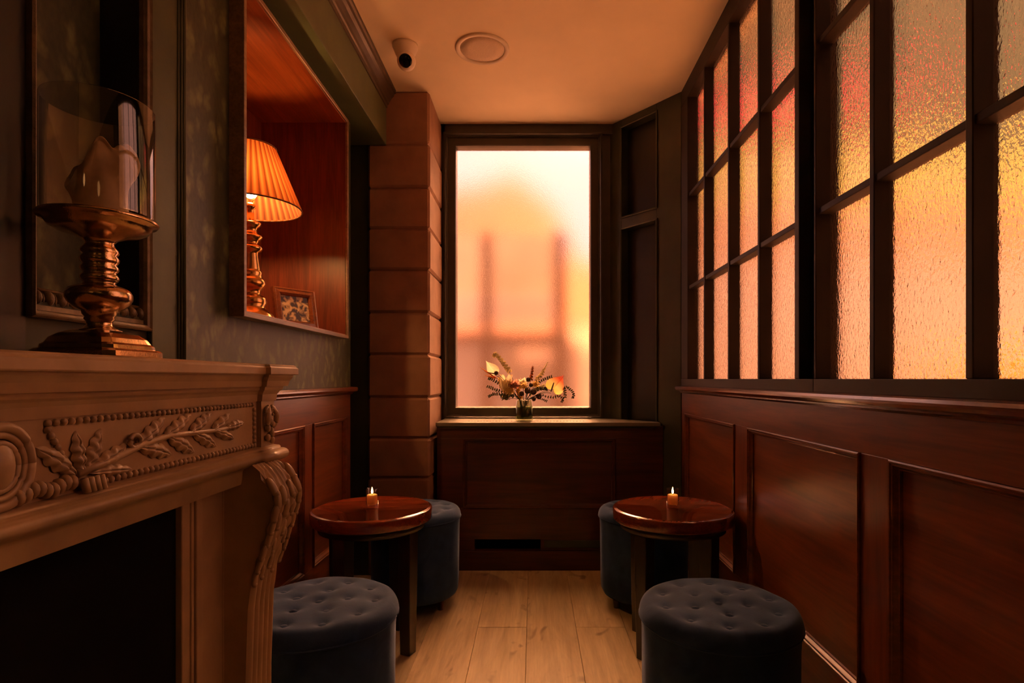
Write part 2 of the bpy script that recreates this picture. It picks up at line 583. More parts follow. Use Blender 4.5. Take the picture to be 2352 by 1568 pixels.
# ------------------------------------------------------------------ setting: floor, ceiling, walls
CEIL = 1.549
XL, XR = -0.90, 0.80            # left wall (wallpaper) and right wall faces
XB = -0.75                      # chimney breast face
def build_floor():
    b = MB()
    attr = []
    wd = 0.21
    x = -0.028 - wd * 7
    k = 0
    while x < 1.0:
        joints = [-2.7, -0.9 + 0.37 * (k % 3), 1.1 + 0.41 * ((k * 2) % 3), 3.6]
        if k == 6 or k == 8:
            joints = [-2.7, 0.5, 2.418, 3.6]
        if k == 7:
            joints = [-2.7, 1.35, 3.6]
        for j in range(len(joints) - 1):
            y0, y1 = joints[j], joints[j + 1]
            n0 = len(b.f)
            g = 0.0018
            t = 0.004
            b.add([(x + g, y0 + g, 0), (x + wd - g, y0 + g, 0), (x + wd - g, y1 - g, 0), (x + g, y1 - g, 0),
                   (x, y0, -t), (x + wd, y0, -t), (x + wd, y1, -t), (x, y1, -t)],
                  [(0, 1, 2, 3), (0, 4, 5, 1), (1, 5, 6, 2), (2, 6, 7, 3), (3, 7, 4, 0)])
            r = (random.random(), random.random(), random.random())
            attr += [r] * 8
        x += wd
        k += 1
    b.box(-1.6, 1.0, -2.7, 3.6, -0.06, -0.0045)
    attr += [(0, 0, 0)] * 8
    o = b.build('floor', M_floor)
    a = o.data.attributes.new('plank', 'FLOAT_VECTOR', 'POINT')
    for i, r in enumerate(attr):
        a.data[i].vector = r
    as_struct(o, 'wide oak plank floor', 'floor')
build_floor()
as_struct(MB().box(-1.6, 0.98, -2.7, 3.56, Z(CEIL), Z(CEIL) + 0.06).build('ceiling', M_ceiling), 'cream plaster ceiling', 'ceiling')
as_struct(MB().box(-1.6, 0.98, -2.72, -2.62, -0.05, Z(CEIL) + 0.02).build('wall_back', M_olive))

MOULD = [(0, -0.001), (0, 0.006), (0.003, 0.008), (0.006, 0.0075), (0.008, 0.004), (0.012, 0.004), (0.013, 0.0015), (0.018, -0.006), (0.021, -0.007), (0.022, -0.0135)]
def wainscot(parent, mp, u0, u1, panels, zt, zb, ztop, zbot, mat_l, mat_v, mat_p):
    """panelled dado: rails, stiles, sunk panels and their bead mouldings; mp(u, z, h) gives the point h in front of the face"""
    def slab(ua, ub, za, zc, h0, h1, name, mat, bev=0.0015):
        b = MB()
        b.prism([(ua, za), (ub, za), (ub, zc), (ua, zc)], mp, h0, h1)
        return b.build(name, mat, parent, bevel=bev)
    slab(u0, u1, zt, ztop, -0.04, 0, 'top_rail', mat_l)
    slab(u0, u1, zbot, zb, -0.04, 0, 'bottom_rail', mat_l)
    edges = [u0] + [e for p in panels for e in p] + [u1]
    for k in range(0, len(edges), 2):
        if abs(edges[k + 1] - edges[k]) > 1e-4:
            slab(edges[k], edges[k + 1], zb, zt, -0.04, 0, 'stile', mat_v)
    for (a, c) in panels:
        slab(a, c, zb, zt, -0.04, -0.013, 'panel', mat_p, 0)
        MB().frame((min(a, c), zb, max(a, c), zt), MOULD, mp).build('panel_moulding', mat_l, parent)

RAIL = [(0.0, -0.075), (0.006, -0.075), (0.010, -0.069), (0.010, -0.064), (0.022, -0.064), (0.031, -0.060), (0.035, -0.053), (0.035, -0.047), (0.031, -0.040), (0.022, -0.037), (0.0, -0.036)]
BASE = [(0.0, -1.06), (0.016, -1.06), (0.016, -0.965), (0.012, -0.955), (0.008, -0.950), (0.006, -0.940), (0.0, -0.936)]

# right wall: panelled dado under the leaded glazing
wr = struct('wall_right', (XR, 1.0, 0), 'mahogany panelled dado below the rippled glass windows', 'wall')
mpR = lambda u, z, h: (XR - h, u, Z(z))
wainscot(wr, mpR, 3.062, -2.62, [(2.97, 2.246), (2.105, 1.383), (1.267, 0.55), (0.41, -0.31), (-0.45, -1.2), (-1.34, -2.1)], -0.180, -0.772, -0.036, -1.06, M_mahog_h, M_mahog_v, M_mahog_h)
def run_right(name, mat, prof):
    b = MB()
    v = []
    for (o, z) in prof:
        v += [(XR - o, -2.62, Z(z)), (XR - o, 3.06, Z(z))]
    n = len(prof)
    f = [(2 * k, 2 * k + 1, 2 * k + 3, 2 * k + 2) for k in range(n - 1)]
    f += [tuple(2 * k for k in range(n)), tuple(2 * k + 1 for k in reversed(range(n)))]
    b.add(v, f)
    return b.build(name, mat, wr)
run_right('chair_rail', M_rail, RAIL)
run_right('baseboard', M_mahog_h, BASE)
# solid wall above the dado behind the camera
MB().box(XR, XR + 0.06, -2.62, 0.40, Z(-0.04), Z(CEIL)).build('plaster', M_olive, wr)
MB().box(XR + 0.03, XR + 0.09, -2.62, 3.10, -0.05, Z(-0.03)).build('core', M_brown_paint, wr)

# windows in the right wall
XG = 0.842
def side_window(name, d0, d1, muntins, near_post, far_post, label):
    wn = struct(name, (XR, (d0 + d1) / 2, Z(0)), label, 'window')
    MB().box(XR - 0.004, XG + 0.03, d0, d1, Z(-0.037), Z(0.0)).build('bottom_rail', M_brown_paint, wn, bevel=0.002)
    MB().box(XR - 0.002, XG + 0.03, d0, d1, Z(1.46), Z(CEIL)).build('top_rail', M_brown_paint, wn, bevel=0.002)
    MB().box(XR - 0.002, XG + 0.03, near_post[0], near_post[1], Z(0.0), Z(1.46)).build('post', M_brown_paint, wn, bevel=0.002)
    if name == 'window_2':
        MB().box(XR + 0.034, XG + 0.028, 1.605, 1.702, Z(0.0), Z(1.46)).build('shaded_post_rebate', M_black_wood_shade, wn, bevel=0.002)  # rebate painted black, its shade put into the colour
    MB().box(XR - 0.002, XG + 0.03, far_post[0], far_post[1], Z(0.0), Z(1.46)).build('post', M_brown_paint, wn, bevel=0.002)
    edges = [near_post[1]] + muntins + [far_post[0]]
    for m in muntins:
        MB().box(XR + 0.002, XG + 0.012, m, m + 0.018, Z(0.0), Z(1.46)).build('muntin', M_brown_paint, wn, bevel=0.002)
    for z in (0.465, 0.945):
        MB().box(XR + 0.006, XG + 0.010, near_post[1], far_post[0], Z(z), Z(z + 0.018)).build('crossbar', M_brown_paint, wn, bevel=0.002)
    zs = [0.0, 0.474, 0.954, 1.46]
    for i in range(len(edges) - 1):
        for j in range(3):
            a, c = edges[i] + 0.006, edges[i + 1] + 0.006
            p = MB().box(XG - 0.0025, XG + 0.0025, a, c, Z(zs[j]), Z(zs[j + 1])).build('pane', M_ripple, wn)
side_window('window_2', 1.61, 3.06, [2.008, 2.319, 2.65], (1.700, 1.73), (2.93, 3.06), 'farther rippled glass window of the right wall')
side_window('window_3', 0.36, 1.61, [0.733, 1.033, 1.333], (0.36, 0.45), (1.60, 1.61), 'nearer rippled glass window of the right wall')

# oblique wall between the far window and the right wall
A2, B2 = Vector((0.466, 3.459)), Vector((0.79, 3.06))
dl = (B2 - A2)
LEN = dl.length
du = dl / LEN
nn = Vector((-du.y, du.x))
if nn.y > 0:
    nn = -nn
mpO = lambda u, z, h: (A2.x + du.x * u * LEN + nn.x * h, A2.y + du.y * u * LEN + nn.y * h, Z(z))
wo = struct('wall_far_right', (0.63, 3.26, 0), 'narrow dark green splayed wall with two sunk panels beside the far window', 'wall')
b = MB()
for (u0, u1, z0, z1) in [(0, 0.19, -1.06, CEIL), (0.70, 1.02, -1.06, CEIL), (0.19, 0.70, 1.50, CEIL), (0.19, 0.70, 0.894, 0.965), (0.19, 0.70, -1.06, -0.281)]:
    b.prism([(u0, z0), (u1, z0), (u1, z1), (u0, z1)], mpO, -0.07, 0)
b.build('board', M_green, wo, bevel=0.002)
for (z0, z1) in ((0.965, 1.50), (-0.281, 0.894)):
    MB().prism([(0.18, z0), (0.71, z0), (0.71, z1), (0.18, z1)], mpO, -0.09, -0.05).build('sunk_panel', M_black_wood_shade, wo)
    bb = MB()
    mpf = lambda u, z, h: (A2.x + du.x * u + nn.x * h, A2.y + du.y * u + nn.y * h, Z(z))
    bb.frame((0.19 * LEN, z0, 0.70 * LEN, z1), [(-0.008, 0), (-0.008, 0.006), (-0.002, 0.008), (0.003, 0.005), (0.005, -0.05)], mpf)
    bb.build('panel_moulding', M_green, wo)

# far wall: window wall, boxed dado below the sill, plain piece left of the column
wf = struct('wall_far', (0, 3.46, 0), 'dark wall around the far window', 'wall')
b = MB()
b.box(-0.60, -0.535, 3.44, 3.56, Z(-0.30), Z(CEIL))
b.box(0.41, 0.52, 3.455, 3.56, Z(-0.30), Z(CEIL))
b.box(-0.60, 0.52, 3.44, 3.56, Z(1.487), Z(CEIL))
b.box(-0.60, 0.52, 3.46, 3.56, -0.05, Z(-0.235))
b.build('board', M_window_paint, wf, bevel=0.002)
MB().box(-1.45, -0.86, 3.06, 3.16, -0.05, Z(CEIL)).build('plain_board', M_green, wf)
mpF = lambda u, z, h: (u, 3.14 - h, Z(z))
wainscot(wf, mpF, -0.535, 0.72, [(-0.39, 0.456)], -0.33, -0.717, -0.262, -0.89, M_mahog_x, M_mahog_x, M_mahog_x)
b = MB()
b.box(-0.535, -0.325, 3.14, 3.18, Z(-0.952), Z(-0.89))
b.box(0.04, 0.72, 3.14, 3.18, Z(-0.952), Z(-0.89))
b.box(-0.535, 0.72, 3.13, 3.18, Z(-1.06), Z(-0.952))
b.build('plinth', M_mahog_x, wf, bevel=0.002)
MB().box(-0.335, 0.05, 3.19, 3.21, Z(-0.96), Z(-0.88)).build('toe_slot', M_soot, wf)
MB().box(0.06, 0.37, 3.136, 3.15, Z(-0.935), Z(-0.895)).build('toe_grille', M_green, wf, bevel=0.002)

# sill
sl = struct('trim_1', (0.06, 3.28, Z(-0.24)), 'deep painted window sill carrying the vase of flowers', 'window sill')
b = MB()
b.prism([(-0.538, 3.113), (0.70, 3.113), (0.70, 3.17), (0.47, 3.45), (-0.538, 3.45)], lambda x, y, h: (x, y, h), Z(-0.262), Z(-0.2395))
b.build('board', paint('sill_paint', (0.17, 0.16, 0.125), 0.4, 0.08, 8, 0.05), sl, bevel=0.004)
b = MB()
b.box(-0.53, 0.68, 3.122, 3.14, Z(-0.272), Z(-0.262))
b.build('moulding', M_green, sl, bevel=0.002)
b = MB()
for (xa, xb) in ((-0.375, -0.115), (0.015, 0.295)):
    n = 15
    for k in range(n):
        x = xa + (xb - xa) * (k + 0.5) / n
        hw = 0.0035 if k % 3 else 0.006
        b.box(x - hw, x + hw, 3.22 - 0.010, 3.22 + 0.010, Z(-0.2396), Z(-0.2388))
vg = b.build('vent_slots', M_cane, sl)

# far window
wn = struct('window_1', (-0.06, 3.47, Z(0.6)), 'tall frosted street window at the far end', 'window')
mpW = lambda u, z, h: (u, 3.44 - h, Z(z))
MB().frame((-0.5405, -0.2385, 0.415, 1.492), [(-0.004, -0.04), (-0.004, 0.012), (0.006, 0.014), (0.010, 0.006), (0.012, -0.008), (0.018, -0.012), (0.020, -0.02), (0.062, -0.02), (0.066, -0.026), (0.067, -0.10)], mpW).build('window_frame', M_window_paint, wn)
MB().box(-0.50, 0.375, 3.497, 3.503, Z(-0.215), Z(1.44)).build('pane', M_frost, wn)

# rusticated column
col = struct('column', (-0.72, 3.25, 0), 'rusticated sandstone pier left of the far window', 'column')
zs = [-1.06, -0.76, -0.533, -0.32, -0.10, 0.129, 0.356, 0.585, 0.807, 1.028, 1.263, CEIL]
for k in range(len(zs) - 1):
    j = 0.0012 * ((k * 7) % 5 - 2)
    MB().box(-0.89, -0.557 + j, 3.04 - j, 3.50, Z(zs[k]) + 0.002, Z(zs[k + 1]) - 0.002).build('block', M_stone, col, bevel=0.012, seg=1)
MB().box(-0.88, -0.572, 3.055, 3.5, 0, Z(CEIL)).build('core', M_stone, col)

# left wall: wallpapered wall with an alcove, wainscot below
wl = struct('wall_left', (XL, 2.0, 0), 'left wall of dark green damask wallpaper over a mahogany dado', 'wall')
def wall_with_hole(y0, y1, z0, z1, hy0, hy1, hz0, hz1, x0, x1):
    b = MB()
    b.box(x0, x1, y0, hy0, Z(z0), Z(z1))
    b.box(x0, x1, hy1, y1, Z(z0), Z(z1))
    b.box(x0, x1, hy0, hy1, Z(z0), Z(hz0))
    b.box(x0, x1, hy0, hy1, Z(hz1), Z(z1))
    return b
wall_with_hole(1.19, 2.786, -0.04, 1.262, 1.68, 2.615, 0.19, 1.192, XL - 0.03, XL).build('wallpaper', M_paper, wl)
mpL = lambda u, z, h: (XL + h, u, Z(z))
wainscot(wl, mpL, 1.19, 2.786, [(1.30, 2.216), (2.308, 2.72)], -0.182, -0.770, -0.036, -1.06, M_mahog_h, M_mahog_v, M_mahog_h)
def run_left(name, mat, prof, ya, yb):
    b = MB()
    v = []
    for (o, z) in prof:
        v += [(XL + o, ya, Z(z)), (XL + o, yb, Z(z))]
    n = len(prof)
    f = [(2 * k, 2 * k + 1, 2 * k + 3, 2 * k + 2) for k in range(n - 1)]
    f += [tuple(2 * k for k in range(n)), tuple(2 * k + 1 for k in reversed(range(n)))]
    b.add(v, f)
    return b.build(name, mat, wl)
run_left('chair_rail', M_rail, RAIL, 1.20, 2.795)
run_left('baseboard', M_mahog_h, BASE, 1.20, 2.786)
MB().box(-1.30, XL - 0.005, 2.765, 2.786, 0, Z(1.3)).build('return', M_green, wl)
MB().box(-1.50, -1.40, -2.62, 3.2, -0.05, Z(CEIL)).build('core', M_green, wl)
MB().box(XL - 0.03, XL, -2.62, -0.29, 0, Z(CEIL)).build('plaster', M_olive, wl)

# bulkhead with crown moulding
bk = struct('beam', (-0.95, 0.5, Z(1.256)), 'painted boxed beam along the top of the left wall', 'beam')
b = MB()
b.box(-1.40, -0.79, -2.62, 3.045, Z(1.256), Z(CEIL))
b.build('casing', M_olive, bk, bevel=0.003)
b = MB()
prof = [(0, 1.455), (0.006, 1.455), (0.008, 1.470), (0.014, 1.474), (0.018, 1.486), (0.030, 1.505), (0.040, 1.515), (0.044, 1.528), (0.052, 1.532), (0.052, CEIL)]
v = []
for (o, z) in prof:
    v += [(-0.79 + o, -2.62, Z(z)), (-0.79 + o, 3.04, Z(z))]
n = len(prof)
b.add(v, [(2 * k, 2 * k + 1, 2 * k + 3, 2 * k + 2) for k in range(n - 1)])
b.build('crown_moulding', M_crown, bk)

# alcove in the left wall
al = struct('alcove', (-1.07, 2.15, Z(0.2)), 'lit rosewood alcove in the wallpapered wall holding the lamp', 'alcove')
MB().box(-1.27, -1.25, 1.67, 2.625, Z(0.18), Z(1.2)).build('back_board', M_niche, al)
MB().box(-1.26, XL + 0.036, 2.602, 2.619, Z(0.188), Z(1.195)).build('end_board', M_niche, al)
MB().box(-1.26, XL + 0.036, 1.676, 1.693, Z(0.188), Z(1.195)).build('end_board', M_niche, al)
MB().box(-1.26, XL + 0.036, 1.68, 2.615, Z(1.178), Z(1.194)).build('top_board', M_niche_y, al)
MB().box(-1.26, XL + 0.036, 1.68, 2.615, Z(0.188), Z(0.205)).build('shelf', M_niche_y, al)
MB().frame((1.674, 0.185, 2.621, 1.197), [(0, -0.02), (0, 0.044), (0.0015, 0.045), (0.014, 0.045), (0.016, 0.043), (0.016, 0.034)], mpL).build('frame', M_trimwood, al)

# chimney breast: framed wallpaper recess over the fireplace
cb = struct('wall_chimney', (XB, 0.5, 0), 'chimney breast with a framed wallpaper recess above the mantel', 'wall')
RY0, RY1, RZ0, RZ1 = 0.846, 1.0905, 0.118, 1.12
FY0, FY1, FZ1 = 0.22, 0.975, -0.20
b = MB()
b.box(-1.40, XB, -0.30, RY0, Z(FZ1), Z(CEIL))
b.box(-1.40, XB, RY1, 1.20, Z(FZ1), Z(CEIL))
b.box(-1.40, XB, RY0, RY1, Z(FZ1), Z(RZ0))
b.box(-1.40, XB, RY0, RY1, Z(RZ1), Z(CEIL))
b.box(-1.40, XB, -0.30, FY0, 0, Z(FZ1))
b.box(-1.40, XB, FY1, 1.20, 0, Z(FZ1))
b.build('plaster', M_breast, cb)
MB().box(-0.86, -0.832, RY0 - 0.01, RY1 + 0.01, Z(RZ0 - 0.01), Z(RZ1 + 0.01)).build('wallpaper', M_paper, cb)
b = MB()
b.box(-0.832, XB + 0.001, RY1 - 0.004, RY1 + 0.006, Z(RZ0), Z(RZ1))
b.box(-0.832, XB + 0.001, RY0 - 0.006, RY0 + 0.002, Z(RZ0), Z(RZ1))
b.build('reveal', M_black_wood_shade, cb)
MB().box(XB - 0.01, XB + 0.003, -0.29, 0.8325, Z(0.035), Z(1.25)).build('black_board', M_black_wood_shade, cb)
b = MB()
b.box(XB, XB + 0.010, 1.0985, 1.192, Z(0.03), Z(1.256))
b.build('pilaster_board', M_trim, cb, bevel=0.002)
b = MB()
for (y, r) in ((1.196, 0.006), (1.188, 0.0035), (1.178, 0.0025)):
    b.tube([(XB + 0.010, y, Z(0.03)), (XB + 0.010, y, Z(1.256))], r, 8)
b.build('bead', M_trim, cb)
MB().box(-1.2, XB - 0.02, FY0 - 0.02, FY1 + 0.02, 0.0, 0.004).build('hearth', M_soot, cb)
b = MB()
b.box(-1.10, -1.08, FY0, FY1, 0, Z(FZ1))
b.box(-1.10, XB - 0.001, FY0 - 0.001, FY0 + 0.012, 0, Z(FZ1))
b.box(-1.10, XB - 0.001, FY1 - 0.012, FY1 + 0.001, 0, Z(FZ1))
b.box(-1.10, XB - 0.001, FY0, FY1, Z(FZ1) - 0.012, Z(FZ1) + 0.001)
b.build('firebox', M_soot, cb)

# carved frame round the recess: a thing on the wall
fr = thing('carved_frame', (XB, 0.964, Z(0.091)), 'dull gilt carved frame round the wallpaper recess above the mantel', 'frame')
mpB = lambda u, z, h: (XB + h, u, Z(z))
b = MB()
b.frame((0.8333, 0.092, 1.0955, 1.135), [(0, 0), (0, 0.012), (0.003, 0.015), (0.006, 0.012), (0.010, 0.010), (0.0125, 0.004), (0.013, -0.004)], mpB)
b.build('moulding', M_gilt, fr)
b = MB()
b.box(XB - 0.05, XB + 0.004, 0.846, 1.090, Z(0.104), Z(0.112))
for k in range(11):          # leaf-and-dart carving along the bottom
    y = 0.856 + k * 0.0225
    b.ball((XB - 0.004, y, Z(0.124)), (0.010, 0.0075, 0.012), 10, 8)
    b.ball((XB - 0.006, y + 0.011, Z(0.122)), (0.008, 0.0025, 0.012), 8, 6)
b.tube([(XB - 0.008, 0.848, Z(0.137)), (XB - 0.008, 1.089, Z(0.137))], 0.003, 8)
b.build('carving', M_gilt, fr)
b = MB()
for k in range(95):
    b.ball((XB + 0.013, 0.8365, Z(0.10 + k * 0.0108)), 0.0022, 6, 4)
b.build('bead_string', M_gilt, fr)

# ------------------------------------------------------------------ fireplace mantel
MC = 0.60                       # middle of the mantel
mt = thing('fireplace_mantel', (-0.66, MC, 0), 'carved stone fireplace mantel with beaded frieze and scroll bracket', 'fireplace')
XM, XBK = -0.570, -0.560
D1, D2 = 1.165, 1.222
def mir(y):
    return 2 * MC - y
chain = [(XB, mir(D2)), (XBK, mir(D2)), (XBK, mir(D1)), (XM, mir(D1)), (XM, D1), (XBK, D1), (XBK, D2), (XB, D2)]
def mantel_run(name, prof, smooth=False, closed=False):
    b = MB()
    b.sweep(chain, [(o, Z(z)) for o, z in prof], smooth)
    if closed:
        for end in (0, -1):
            pass
        o, z = prof[-1]
        x0 = XB
        # lid
        pts = []
        n = len(chain)
        top = b.v[-n:]
        b.add(top, [tuple(range(n))])
        bot = b.v[:n]
        b.add(bot, [tuple(reversed(range(n)))])
    return b.build(name, M_mantel, mt)
mantel_run('shelf', [(0.026, 0.0085), (0.036, 0.0085), (0.0375, 0.0105), (0.0375, 0.0225), (0.034, 0.0255), (0.034, 0.0275), (0.030, 0.0300)], closed=True)
mantel_run('cornice', [(0.003, -0.046), (0.004, -0.040), (0.005, -0.032), (0.009, -0.026), (0.013, -0.0225), (0.014, -0.0195), (0.0145, -0.0155), (0.021, -0.0155), (0.022, -0.012), (0.024, -0.004), (0.029, 0.004), (0.030, 0.0085)])
b = MB()
b.sweep(chain, [(0, Z(-0.206)), (0, Z(-0.035))])
b.box(XB, XM - 0.004, mir(D1), D1, Z(-0.205), Z(-0.03))
b.build('frieze', M_mantel, mt)
tor = [(0.0, -0.1405), (0.008, -0.1425), (0.010, -0.1455), (0.010, -0.148)]
for k in range(9):
    a = PI / 2 - PI * k / 8
    tor.append((0.010 + 0.013 * math.cos(a), -0.161 + 0.013 * math.sin(a)))
tor += [(0.006, -0.176), (0.003, -0.182), (0.002, -0.196), (0.0, -0.206)]
mantel_run('torus_moulding', tor, True)
# jambs
def jamb(y0, y1, sgn):
    b = MB()
    m = (lambda y: y) if sgn > 0 else mir
    ya, yb = sorted((m(y0), m(y1)))
    b.box(XB, -0.605, ya, yb, 0, Z(-0.204))
    ys = sorted((m(y0 + 0.022), m(y0 + 0.030)))
    b.box(-0.61, -0.602, ys[0], ys[1], 0, Z(-0.204))
    ys = sorted((m(y0 + 0.034), m(y0 + 0.052)))
    b.box(-0.61, -0.600, ys[0], ys[1], 0, Z(-0.204))
    ys = sorted((m(1.10), m(1.222)))
    b.box(XB, -0.603, ys[0], ys[1], 0, Z(-0.17))
    b.build('jamb', M_mantel, mt, bevel=0.002)
jamb(0.975, 1.11, 1)
jamb(0.975, 1.11, -1)
MB().box(-0.640, -0.616, mir(0.978), 0.978, 0.0, Z(-0.2)).build('black_insert', M_soot, mt)
# scroll bracket
KZ = [(-0.168, -0.545), (-0.180, -0.530), (-0.2, -0.516), (-0.222, -0.504), (-0.24, -0.500), (-0.264, -0.504), (-0.30, -0.514), (-0.349, -0.530), (-0.389, -0.545), (-0.45, -0.553), (-0.6, -0.558), (-0.95, -0.558)]
def kx(z):
    for (z0, x0), (z1, x1) in zip(KZ, KZ[1:]):
        if z1 <= z <= z0:
            t = (z0 - z) / (z0 - z1)
            return x0 + (x1 - x0) * t
    return KZ[-1][1]
def bracket(sgn):
    m = (lambda y: y) if sgn > 0 else mir
    K0, K1 = 1.103, 1.206
    b = MB()
    zs = [-0.168 - 0.782 * (j / 200.0) ** 1.3 for j in range(201)]
    nu = 56
    def relief(u, z):
        leaf = max(0.0, min(1.0, (0.40 + z) / 0.06))
        # fan of leaf ribs that spreads from the top, reeds below
        t = min(1.0, max(0.0, (-0.168 - z) / 0.10))
        uu = (u - 0.5) / (0.62 + 0.38 * t)
        rib = abs(math.sin(PI * 5.0 * uu))
        fan = -0.0075 * rib * leaf + 0.004 * leaf * (1 - (2 * u - 1) ** 2)
        scall = 0.0025 * math.sin(2 * PI * (z * 32 + abs(u - 0.5) * 2.2)) * leaf * (abs(u - 0.5) * 2)
        reed = (0.0075 * abs(math.sin(PI * 5 * u)) - 0.0035) * (1 - leaf)
        return fan + reed + scall
    def fn(u, v):
        z = zs[int(round(v * 200))]
        e = 4 * u * (1 - u)
        sw = 1.0 + 0.10 * max(0.0, 1 - abs(z + 0.24) / 0.10)
        y = (K0 + K1) / 2 + (u - 0.5) * (K1 - K0) * sw
        return (kx(z) + relief(u, z), m(y), Z(z))
    b.grid(fn, nu, 200)
    def side(y):
        v, f = [], []
        for z in zs[::2]:
            v += [(-0.62, m(y), Z(z)), (kx(z) - 0.004, m(y), Z(z))]
        k = len(v) // 2
        f = [(2 * i, 2 * i + 1, 2 * i + 3, 2 * i + 2) for i in range(k - 1)]
        b.add(v, f)
    side(K0 + 0.001)
    side(K1 - 0.001)
    # hanging leaf tips
    tips = []
    for k in range(8):
        z = -0.200 - k * 0.0255
        tips.append((0.01 + 0.02 * math.sin(k * 2.1), z - 0.012, 1.45 - 0.06 * k))
        tips.append((0.99 - 0.02 * math.sin(k * 1.7), z + 0.004, 1.45 - 0.06 * k))
    for u, z, sz in ((0.30, -0.232, 1.3), (0.66, -0.226, 1.3), (0.46, -0.262, 1.3), (0.76, -0.268, 1.2), (0.24, -0.285, 1.2), (0.58, -0.305, 1.2), (0.36, -0.335, 1.1), (0.76, -0.325, 1.1), (0.5, -0.37, 1.1), (0.28, -0.385, 1.0), (0.7, -0.385, 1.0)):
        tips.append((u, z, sz))
    for u, z, s in tips:
        y = K0 + u * (K1 - K0)
        sl = (kx(z - 0.01) - kx(z + 0.01)) / 0.02
        az = Vector((-sl, 0, 1)).normalized()
        ax = Vector((1, 0, sl)).normalized()
        b.ball((kx(z) + 0.001, m(y), Z(z)), (0.0055 * s, 0.0062 * s, 0.0155 * s), 8, 8, (ax, Vector((0, 1, 0)), az))
        b.ball((kx(z - 0.012) + 0.003, m(y), Z(z - 0.012)), 0.0048 * s, 8, 6)
    for k in range(40):          # bead string down the reeded shaft
        z = -0.42 - k * 0.013
        b.ball((kx(z) + 0.001, m((K0 + K1) / 2), Z(z)), 0.0035, 6, 5)
    o = b.build('scroll_bracket', M_mantel, mt)
    p = MB()
    ya, yb = sorted((m(1.095), m(1.214)))
    p.box(-0.61, -0.545, ya, yb, 0, 0.11)
    p.build('plinth', M_mantel, mt, bevel=0.004)
bracket(1)
bracket(-1)
# carved block over the bracket
def block_carving(sgn):
    m = (lambda y: y) if sgn > 0 else mir
    b = MB()
    for s in (-1, 1):
        pts = []
        for k in range(22):
            t = k / 21
            pts.append((XBK + 0.004 + 0.006 * math.sin(t * PI), m((D1 + D2) / 2 + s * (0.006 + 0.014 * math.sin(t * 2.6))), Z(-0.056 - 0.048 * t)))
        b.tube(pts, [0.0035 + 0.003 * math.sin(PI * k / 21) for k in range(22)], 8)
        pts = []
        for k in range(18):
            a = k / 17 * 2 * PI
            pts.append((XBK + 0.006, m((D1 + D2) / 2 + s * 0.013 + 0.008 * math.cos(a)), Z(-0.068 + 0.008 * math.sin(a))))
        b.tube(pts, 0.003, 6)
    for k in range(7):
        b.ball((XBK + 0.006, m((D1 + D2) / 2 + 0.012 * math.sin(k * 2.2)), Z(-0.09 - 0.0065 * k)), (0.006, 0.006, 0.008), 8, 6)
    b.build('block_carving', M_mantel, mt)
block_carving(1)
block_carving(-1)
# bead strings of the frieze
for sgn in (1, -1):
    m = (lambda y: y) if sgn > 0 else mir
    b = MB()
    y = 0.662
    while y < 1.156:
        b.ball((XM + 0.0015, m(y), Z(-0.052)), (0.0045, 0.0042, 0.0045), 8, 6)
        y += 0.0115
    y = 0.715
    while y < 1.156:
        b.ball((XM + 0.0015, m(y), Z(-0.1345)), (0.0052, 0.0045, 0.0052), 8, 6)
        y += 0.0115
    for k in range(8):
        b.ball((XM + 0.0015, m(1.152), Z(-0.0625 - 0.0092 * k)), (0.0045, 0.0042, 0.0045), 8, 6)
    for k in range(7):
        b.ball((XM + 0.0015, m(0.662 + 0.0045 * k), Z(-0.0595 - 0.0075 * k)), (0.0045, 0.0042, 0.0045), 8, 6)
    b.build('bead_string', M_mantel, mt)
# acanthus relief
def leaf(b, m, base, tip, width, lobes, lift=0.010, curl=0.0):
    """one acanthus leaf lying on the frieze; base and tip are (y, z)"""
    by, bz = base
    ty, tz = tip
    L = math.hypot(ty - by, tz - bz)
    dy, dz = (ty - by) / L, (tz - bz) / L
    ny, nz = -dz, dy
    def fn(u, v):
        s = 2 * u - 1
        env = math.sin(PI * min(1, v * 0.92 + 0.08)) ** 0.7
        lob = 0.72 + 0.28 * abs(math.sin(PI * lobes * v))
        wv = width * env * lob
        bend = curl * v * v
        sw = v + 0.10 * abs(s)
        yy = by + dy * L * sw + ny * (s * wv + bend)
        zz = bz + dz * L * sw + nz * (s * wv + bend)
        rib = 0.6 + 0.4 * abs(math.sin(PI * lobes * (v + 0.15 * abs(s))))
        h = lift * (1 - s * s * 0.85) * rib * (0.35 + 0.65 * math.sin(PI * min(1.0, v * 0.85 + 0.15)))
        h -= 0.35 * lift * math.exp(-(s / 0.12) ** 2)
        return (XM + 0.0005 + h, m(yy), Z(zz))
    b.grid(fn, 14, 28)
